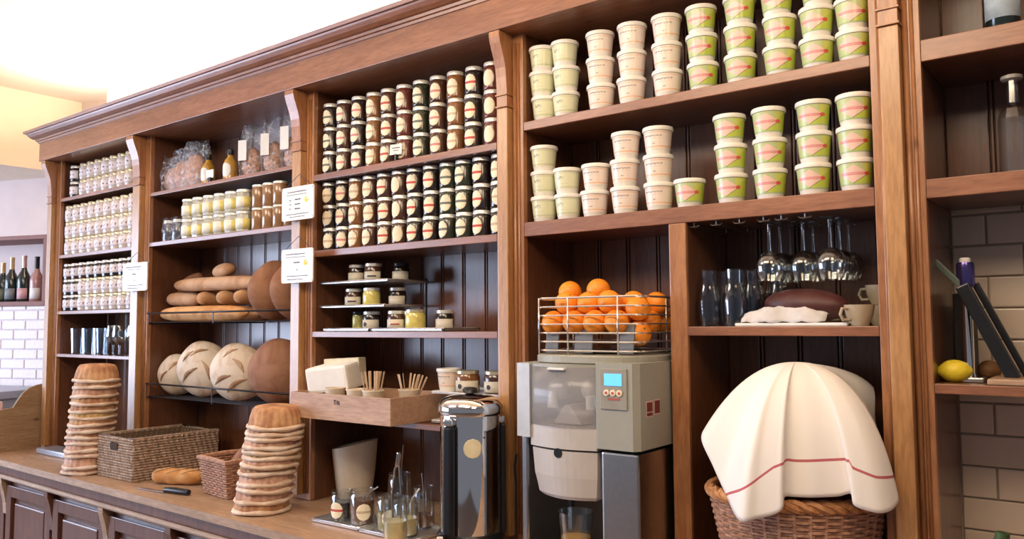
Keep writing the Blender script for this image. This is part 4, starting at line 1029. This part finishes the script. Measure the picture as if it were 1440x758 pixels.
q = MB(); q.box(-1.1052, -1.1042, -.145, -.105, 1.362, 1.408, mat=0); q.box(-1.1046, -1.1036, -.141, -.109, 1.378, 1.404, mat=1); q.box(-1.1046, -1.1036, -.141, -.109, 1.366, 1.375, mat=1)
q.box(-1.1052, -1.1042, -.098, -.062, 1.366, 1.410, mat=0); q.box(-1.1046, -1.1036, -.094, -.064, 1.370, 1.406, mat=1)
q.build('warning_label', [plain('sticker_pale', (.60, .42, .38), .5), plain('sticker_maroon', (.16, .03, .025), .5)], J)
# top disc
q = MB(); rows = []
for r, z in ((.98, 1.509), (1.0, 1.512), (1.0, 1.530), (.98, 1.534)):
    rows.append([Vector((-1.325 + r * .205 * math.copysign(abs(math.cos(a)) ** .7, math.cos(a)), .02 + r * .195 * math.copysign(abs(math.sin(a)) ** .7, math.sin(a)), z)) for a in [2 * PI * k / 48 for k in range(48)]])
q.grid(rows, True, smooth=False, capa=True, capb=True); q.build('top_plate', GREYP, J)
# wire basket
def rrect(x0, x1, y0, y1, z, r=.05, n=5):
    p = []
    for cx, cy, a0 in ((x1 - r, y1 - r, 0), (x0 + r, y1 - r, 90), (x0 + r, y0 + r, 180), (x1 - r, y0 + r, 270)):
        for k in range(n + 1): a = math.radians(a0 + 90 * k / n); p.append((cx + r * math.cos(a), cy + r * math.sin(a), z))
    return p
bx0, bx1, by0, by1 = -1.505, -1.132, -.13, .165
WIRE = plain('chromed_wire', (.78, .76, .74), .2, metal=.9)
q = MB()
for k in range(7):
    z = 1.546 + k * .0268; q.tube(rrect(bx0 + .006 - k * .001, bx1 - .006 + k * .001, by0, by1, z), .0028 if k < 6 else .0038, 6, closed=True)
q.build('basket_wires', WIRE, J)
for x, y in ((-1.492, -.118), (-1.375, -.131), (-1.20, -.131), (-1.140, .06), (-1.140, .155), (-1.493, .08)): MB().tube([(x, y, 1.536), (x, y, 1.708)], .003, 6).build('basket_stay', WIRE, J)
for k, (x, y) in enumerate(((-1.462, -.085), (-1.345, -.085), (-1.195, -.085))):
    q = MB(); q.box(-.024 if k != 1 else -.032, .024 if k != 1 else .032, -.004, .004, -.045, .045, bev=.002, rot=RX(-.15)); q.build('feed_plate', GREYD, J, loc=(x, y, 1.582))
MB().lathe([(.001, 1.535), (.09, 1.536), (.10, 1.55), (.03, 1.56), (.001, 1.561)], 32, c=(-1.32, .02, 0), cap=False).build('feed_disc', BLACK, J)
# jug under the spout
t = thing('juice_jug', (-1.375, -.10, .9360), 'clear plastic jug with pale lid under the juicer spout', 'jug')
MB().lathe([(.0005, 0), (.045, 0), (.055, .125), (.053, .125), (.043, .004), (.0005, .004)], 28, cap=False).build('body', GLASS, t)
MB().lathe([(.0005, .005), (.042, .005), (.045, .05), (.0005, .05)], 28, cap=False).build('juice', plain('orange_juice', (.72, .40, .10), .4), t)
# oranges
RO = .0375
P = []
rr_ = random.Random(5)
for lay, zc in ((0, 1.640), (1, 1.700)):
    for iy in range(3):
        for ix in range(4 if (iy + lay) % 2 == 0 else 4):
            P.append(Vector((-1.452 + .086 * ix + (.04 if (iy + lay) % 2 else 0) + rr_.uniform(-.006, .006), -.078 + .078 * iy + lay * .02, zc)))
P.insert(0, Vector((-1.4600, .0, 1.790))); P.append(Vector((-1.155, -.055, 1.580)))
P.append(Vector((-1.345, .01, 1.752))); P.append(Vector((-1.18, .04, 1.752)))
for it in range(600):
    for i in range(2, len(P)):
        for j in range(1, i):
            d = P[i] - P[j]; L = d.length
            if L < 2 * RO + .0005:
                push = (2 * RO + .0005 - L) / 2; d = d.normalized() if L > 1e-5 else Vector((0, 0, 1)); P[i] += d * push; P[j] -= d * push
    for i_, p in enumerate(P):
        p.x = min(max(p.x, bx0 + RO + .008), bx1 - RO - .008); p.y = min(max(p.y, by0 + RO + .006), by1 - RO - .006); p.z = max(p.z - .0003, 1.560 + RO if i_ == 25 else 1.632)
om = None
P[0] = Vector((-1.455, .005, 0))
P[0].z = max(q_.z + math.sqrt(max(0, (2 * RO + .0005) ** 2 - (q_.xy - P[0].xy).length_squared)) for q_ in P[1:] if (q_.xy - P[0].xy).length < 2 * RO)
def where(i, p):
    if i == 0: return 'orange crowning the left end of the pile in the wire basket'
    if i == 25: return 'lowest orange at the right beside the grey feed plate'
    q_ = sorted(P, key=lambda v: v.x); r_ = q_.index(p)
    dp = 'front' if p.y < -.03 else ('middle' if p.y < .06 else 'rear'); hz = 'lower' if p.z < 1.665 else ('upper' if p.z < 1.73 else 'topmost')
    return f'orange in the {dp} row, {hz} layer of the wire basket, {["leftmost", "left", "left of centre", "right of centre", "right", "rightmost"][min(5, int((p.x - bx0) / (bx1 - bx0) * 6))]}'
SEEN = []
for i, p in enumerate(P):
    w_ = where(i, p)
    SEEN.append(w_ if w_ not in SEEN else w_ + ', farther back')
for i, p in enumerate(P):
    if i == 0:
        om = thing('orange', p, SEEN[0], 'orange', 'oranges in the wire basket')
        MB().ell((0, 0, 0), (RO, RO, RO * .96), seg=28, ring=18).build('peel', ORANGE, om); MB().lathe([(.003, RO * .955), (.002, RO * .985)], 8).build('stem_end', plain('stem_green', (.12, .14, .03), .7), om)
    else: o = dup(om, p, random.uniform(0, 6), SEEN[i], 'oranges in the wire basket', rx=random.uniform(-1, 1), ry=random.uniform(-1, 1))

# ================================================================= BAY 5: HANGING GLASSES, BREAD PLATE
t = thing('glass_rack', (0, 0, 1.9235), 'silver hanging glass rack under the lower tub shelf', 'rack')
q = MB()
for x in (-1.025, -.955, -.885, -.815, -.765, -.70):
    for dx in (-.012, .012): q.tube([(x + dx, .02, -.012), (x + dx, .27, -.012)], .0012, 6)
    q.tube([(x - .018, .022, -.008), (x - .012, .02, -.012), (x + .012, .02, -.012), (x + .018, .022, -.008)], .002, 6); q.tube([(x, .022, -.012), (x, .022, -.0005)], .002, 6)
    q.tube([(x, .26, -.012), (x, .26, -.0005)], .002, 6)
q.build('rail', STEEL, t)
hang = make_wine('hanging_wine_glass', .041, .165, .080, .033); fst = True
hs = [(-.815, .06), (-.815, .15), (-.815, .24), (-.765 + .032, .10), (-.765 + .032, .19), (-.70 + .052, .06), (-.70 + .052, .15), (-.70 + .052, .24)]
hn = ['front left', 'middle left', 'rear left', 'front centre', 'rear centre', 'front right', 'middle right', 'rear right']
for (x, y), nn in zip(hs, hn):
    lb = f'upside-down wine glass hanging {nn} in the rack'
    if fst: hang.location = (x, y, 1.911); hang.rotation_euler = (PI, 0, 0); hang['label'] = lb; hang['group'] = 'hanging wine glasses'; fst = False
    else: dup(hang, (x, y, 1.911), 0, lb, 'hanging wine glasses', rx=PI)
pt = make_tumbler('pint_glass', .028, .040, .0, GLASS2) if False else None
fl = thing('carafe_glass', (0, 0, -50), 'x', 'glass')
MB().lathe([(.0005, 0), (.030, 0), (.034, .03), (.036, .07), (.028, .115), (.024, .135), (.026, .165), (.024, .165), (.0225, .135), (.0262, .115), (.034, .07), (.032, .03), (.028, .006), (.0005, .006)], 28, cap=False).build('body', GLASS2, fl)
fst = True
for i, (x, y) in enumerate([(-1.000, .06), (-.920, .06), (-.985, .145), (-.900, .15), (-.835, .19), (-.96, .235), (-.87, .25)]):
    lb = f'clear waisted glass carafe, {["front left", "front right", "second row left", "second row middle", "second row right", "rear left", "rear right"][i]} beside the plate'
    if fst: fl.location = (x, y, 1.6175); fl['label'] = lb; fl['group'] = 'waisted glass carafes'; fst = False
    else: dup(fl, (x, y, 1.6175), 0, lb, 'waisted glass carafes')
t = thing('serving_plate', (-.752, .075, 1.6175), 'thin white serving plate on the shelf below hanging glasses', 'plate')
MB().box(-.15, .155, -.065, .085, 0, .009, bev=.003).build('plate', WHITE, t)
t = thing('dark_loaf', (-.725, .09, 1.675), 'very dark elongated loaf on the white plate', 'bread')
MB().ell((0, 0, 0), (.118, .055, .046), m=RY(.06), seg=32, ring=20).build('crust', plain('rye_crust', (.075, .022, .020), .45, .2, 20), t)
q = MB(); rows = []
for i in range(9):
    v = i / 8; rows.append([Vector((-.885 + .23 * j / 16, .018 - .006 + .035 * v + .006 * math.sin(j * .9), 1.628 + .045 * math.sin(PI * min(1, v * .55)) * (math.sin(PI * (j + 1.5) / 19) ** .5) + .003 * math.sin(j * 1.7 + i))) for j in range(17)])
q.grid(rows); tag(q.build('wrapping_paper', plain('crumpled_white_paper', (.62, .60, .60), .8, .05), solid=.001), 'crumpled white paper in front of the dark loaf', 'paper')
CUPW = plain('cream_stoneware', (.44, .36, .25), .3, .05)
def coffee_cup(x, y, z, label, rx=0, rz=0):
    t = thing('coffee_cup', (x, y, z), label, 'cup', 'cream coffee cups', rz); t.rotation_euler = (rx, 0, rz)
    MB().lathe([(.0005, 0), (.022, 0), (.034, .03), (.038, .055), (.0355, .055), (.031, .03), (.019, .004), (.0005, .004)], 28, cap=False).build('body', CUPW, t)
    q = MB(); q.tube([(-.034, 0, .045), (-.052, 0, .045), (-.058, 0, .030), (-.050, 0, .016), (-.030, 0, .016)], .0042, 8); q.build('handle', CUPW, t)
coffee_cup(-.640, .215, 1.6175, 'cream cup standing behind the right end of the plate', rz=.2)
coffee_cup(-.556, .19, 1.6175, 'cream cup at the pilaster beside the plate', rz=.5)
coffee_cup(-.556, .19, 1.6735, 'cream cup stacked on top, handle showing by the pilaster', rz=-.15)
coffee_cup(-.572, .035, 1.6175, 'front cream cup right of the plate with handle forward', rz=.9)

# ================================================================= TOWEL-COVERED BASKET
c0 = Vector((-.742, .005, 0)); rv = Vector((.955, .297, 0)); cv = Vector((.297, -.955, 0))
def L3(s_, c_, z_): return c0 + rv * s_ + cv * c_ + Vector((0, 0, z_))
t = thing('wicker_hamper', (0, 0, 0), 'large oval wicker basket under the white tea towel', 'basket')
q = MB(); RA, RB_ = .220, .190; z0, zr = .9045, 1.168; NR = 32
for k in range(NR):
    f = k / (NR - 1); sc = .72 + .28 * f ** .8; pts = []
    for j in range(144):
        a = 2 * PI * j / 144; off = 1 + .016 * math.sin(18 * a + k * PI)
        pts.append(L3(RA * sc * off * math.cos(a), RB_ * sc * off * math.sin(a), z0 + .006 + (zr - z0 - .012) * f))
    q.tube(pts, .0043, 5, closed=True)
q.build('woven_side', WICK, t)
q = MB()
for j in range(36):
    a = 2 * PI * j / 36; q.tube([L3(RA * (.72 + .28 * f ** .8) * math.cos(a), RB_ * (.72 + .28 * f ** .8) * math.sin(a), z0 + .003 + (zr - z0) * f) for f in [i / 8 for i in range(9)]], .006, 5)
q.build('stakes', WICK, t)
q = MB()
for ph in (0, 2 * PI / 3, 4 * PI / 3):
    q.tube([L3((RA + .008 * math.cos(13 * a + ph)) * math.cos(a), (RB_ + .008 * math.cos(13 * a + ph)) * math.sin(a), zr + .009 + .009 * math.sin(13 * a + ph)) for a in [2 * PI * j / 160 for j in range(160)]], .010, 6, closed=True)
q.build('braided_rim', breadmat('orange_wicker', (.38, .16, .06), (.54, .27, .12), 60), t)
q = MB(); q.lathe([(.0005, z0), (.155, z0), (.155, z0 + .006), (.0005, z0 + .006)], 32, c=(c0.x, c0.y, 0), cap=False); q.build('base', WICK, t)
t = thing('basket_filling', (c0.x, c0.y, 1.18), 'dark red cloth-wrapped heap between basket rim and towel', 'bundle')
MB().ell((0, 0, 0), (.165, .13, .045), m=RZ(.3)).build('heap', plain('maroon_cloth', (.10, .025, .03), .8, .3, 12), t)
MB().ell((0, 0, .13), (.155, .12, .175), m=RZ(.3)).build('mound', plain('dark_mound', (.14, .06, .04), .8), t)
# towel
HEM = [(-.236, 1.318, .06), (-.205, 1.255, .10), (-.168, 1.185, .14), (-.126, 1.145, .232), (-.085, 1.152, .240), (-.045, 1.165, .243), (-.026, 1.180, .238), (-.022, 1.200, .205), (.0, 1.203, .200), (.05, 1.206, .205), (.10, 1.210, .205), (.130, 1.217, .200), (.135, 1.196, .226), (.170, 1.184, .222), (.200, 1.182, .210), (.226, 1.192, .18), (.236, 1.212, .14), (.214, 1.27, .02), (.205, 1.36, -.05), (.200, 1.455, -.12), (.10, 1.40, -.15), (-.02, 1.36, -.16), (-.14, 1.36, -.13), (-.22, 1.34, -.04)]
def sm(pts, n):
    out = []; N = len(pts)
    for i in range(N):
        p0, p1, p2, p3 = [Vector(pts[(i + k) % N]) for k in (-1, 0, 1, 2)]
        for j in range(n):
            u = j / n; out.append(.5 * ((2 * p1) + (-p0 + p2) * u + (2 * p0 - 5 * p1 + 4 * p2 - p3) * u * u + (-p0 + 3 * p1 - 3 * p2 + p3) * u ** 3))
    return out
hem = sm(HEM, 6); A_ = Vector((.012, 1.520, .0)); rows = []; STP = [(-.26, 1.115), (-.159, 1.19), (-.098, 1.234), (-.045, 1.275), (-.013, 1.290), (.005, 1.289), (.128, 1.298), (.134, 1.282), (.185, 1.262), (.246, 1.255), (.3, 1.26)]
def stripe_z(s_):
    for (a, za), (b, zb_) in zip(STP, STP[1:]):
        if s_ <= b: return za + (zb_ - za) * max(0, (s_ - a)) / (b - a)
    return STP[-1][1]
NT = 60; uvd = []
for i in range(NT + 1):
    u = i / NT; row = []; ud = []
    for h_ in hem:
        sth = math.sin(PI / 2 * u); cth = math.cos(PI / 2 * u)
        # broad shoulder then falling
        f = sth ** .92; g = 1 - cth ** 1.0
        k_ = .52 + .25 * min(1, max(0, (h_[0] + .25) / .18)); w0, w1, w2 = (1 - u) ** 2, 2 * u * (1 - u), u * u
        s_ = w0 * A_.x + w1 * (A_.x + (h_[0] - A_.x) * k_) + w2 * h_[0]; c_ = w0 * A_.z + w1 * h_[2] * .92 + w2 * h_[2]
        z_ = w0 * A_.y + w1 * (1.525 - .02 * (h_[2] < 0)) + w2 * h_[1]
        # pleat ridges radiating from the crown
        a = math.atan2(h_[2], h_[0])
        c_ += .006 * u * math.sin(9 * a + 1.2)
        row.append(L3(s_, c_, z_)); ud.append((z_ - stripe_z(s_), 0 if h_[2] < .02 else 1))
    rows.append(row); uvd.append(ud)
m_, t_, b_ = nt('white_tea_towel'); setc(b_, (.88, .84, .80), .9); u_, v_ = uvnodes(t_)
inb = mth(t_, 'MULTIPLY', mth(t_, 'LESS_THAN', mth(t_, 'ABSOLUTE', u_), .0032), mth(t_, 'GREATER_THAN', v_, .5))
t_.links.new(mixc(t_, inb, (.88, .84, .80), (.52, .13, .15)), b_.inputs['Base Color'])
nn_ = tex(t_, 300, 2); bump(t_, b_, nn_.outputs[0], .15, .001)
q = MB(); nh = len(hem); q.grid(rows, True, uvs=lambda i, j: uvd[i][j % nh])
tag(q.build('tea_towel', m_, solid=.002), 'white tea towel with thin red stripe draped over the big basket', 'towel')

# ================================================================= RIGHT BAY
t = thing('lemon', (-.388 + .025, .075, 1.505), 'yellow lemon at the left end of the tile-backed shelf', 'lemon')
MB().ell((0, 0, 0), (.036, .027, .0275), seg=28, ring=18, m=RZ(.3), fn=lambda u: 1 + .14 * max(0, abs(u.x) - .85) / .15).build('peel', LEMON, t)
t = thing('kiwi_fruit', (-.300, .17, 1.503), 'small brown fruit behind the black lever arms', 'fruit')
MB().ell((0, 0, 0), (.027, .026, .0255), seg=24).build('skin', plain('brown_skin', (.20, .09, .03), .6, .15, 60), t)
t = thing('lever_corkscrew', (-.335, .11, 1.478), 'steel lever press with blue cap and slanting black arms', 'press')
MB().box(-.03, .035, -.035, .035, 0, .012, bev=.004).build('base', STEEL, t)
MB().lathe([(.015, .012), (.0125, .02), (.0125, .23), (.010, .24)], 24).build('post', CHROME, t)
MB().lathe([(.019, .235), (.021, .24), (.021, .290), (.019, .297)], 24).build('cap', plain('blue_violet_metal', (.10, .08, .26), .2, metal=.8), t)
MB().lathe([(.013, .2975), (.013, .306), (.010, .309)], 20).build('button', WHITE, t)
q = MB(); q.box(-.016, .016, -.010, .010, -.125, .125, bev=.004, rot=RY(-.42)); q.build('lever_arm', BLACK, t, loc=(.047, -.032, .125))
q = MB(); q.box(-.008, .008, -.008, .008, -.125, .125, bev=.003, rot=RY(-.42)); q.build('lever_arm', BLACK, t, loc=(.070, .012, .130))
q = MB(); q.box(-.008, .008, -.006, .006, -.055, .055, bev=.003, rot=RY(-.72)); q.build('green_arm', plain('grey_green_plastic', (.10, .13, .11), .4), t, loc=(-.030, -.012, .262))
q = MB(); q.box(-.375, -.335, .16, .27, 1.478, 1.70, bev=.004); tag(q.build('knife_block', plain('black_block', (.02, .014, .012), .5)), 'black upright block at the back of tile-backed shelf', 'block')
t = thing('cutting_board', (-.21, .10, 1.478), 'pale cutting board lying on the tile-backed shelf', 'board')
MB().box(-.075, .25, -.095, .12, 0, .014, bev=.004).build('board', WT, t)
# bottle above
t = thing('labelled_bottle', (-.226, .09, 2.3315), 'dark glass bottle with pale blue label on the top right shelf', 'bottle')
MB().lathe([(.034, 0), (.038, .005), (.038, .18), (.030, .21), (.014, .24), (.014, .30)], 28).build('glass_body', DG, t)
q = MB(); r2 = .0386; q.grid([[Vector((r2 * math.sin(a), -r2 * math.cos(a), zz)) for a in [(-1.6 + 3.2 * k / 20) for k in range(21)]] for zz in (.034, .16)]); q.build('paper_label', plain('blue_white_label', (.55, .66, .74), .6, .25, 14), t, solid=.0006)
t = thing('glass_carafe', (-.215, .10, 1.9795), 'tall clear ribbed bottle with stopper on the middle right shelf', 'bottle')
MB().lathe([(.0005, 0), (.034, 0), (.036, .01), (.036, .14), (.028, .165), (.015, .18), (.014, .235), (.012, .235), (.012, .18), (.026, .163), (.034, .14), (.034, .01), (.0005, .008)], 16, cap=False, smooth=False).build('body', GLASS, t)
MB().lathe([(.016, .2352), (.024, .239), (.024, .247), (.010, .252)], 20).build('stopper', plain('grey_stopper', (.30, .28, .25), .3), t)
# cactus
t = thing('potted_cactus', (-.262, -.10, .9005), 'small green cactus standing before the tiled wall at right', 'plant')
MB().tube([(-.01, 0, .08), (-.006, 0, .17), (.004, 0, .24), (.008, 0, .262)], lambda u: .017 - .003 * u, 12).build('stem', plain('cactus_green', (.04, .08, .03), .6, .2, 60), t)
MB().tube([(.0, 0, .17), (-.014, 0, .20), (-.015, 0, .222)], .009, 10).build('side_arm', plain('cactus_green_side', (.06, .07, .03), .6, .2, 60), t)
MB().lathe([(.0005, 0), (.036, 0), (.048, .08), (.050, .085), (.044, .085), (.040, .078), (.0005, .078)], 28, cap=False).build('pot', plain('terracotta', (.42, .17, .09), .8), t)

# small pieces belong to the part they sit on
PAIRS = {'display': 'control_panel', 'button': 'control_panel', 'red_marking': 'control_panel', 'cover_handle': 'clear_cover', 'bin_notch': 'pulp_bin', 'tap_lever': 'tap', 'knob': 'dome_lid',
         'basket_stay': 'basket_wires', 'writing': 'board', 'emblem': 'board', 'corner_hole': 'board', 'printed_dot': 'paper_label', 'printed_word': 'paper_label', 'slash': 'crust', 'dial': 'base',
         'warning_triangle': 'base', 'stamped_mark': 'side'}
bpy.context.view_layer.update()
for root in [o for o in bpy.data.objects if o.parent is None and o.type == 'EMPTY']:
    kids = list(root.children)
    for c_ in kids:
        want = PAIRS.get(c_.name.split('.')[0])
        if want:
            for p_ in kids:
                if p_.name.split('.')[0] == want and p_ is not c_ and p_.location.length < 1e-6: c_.parent = p_; break
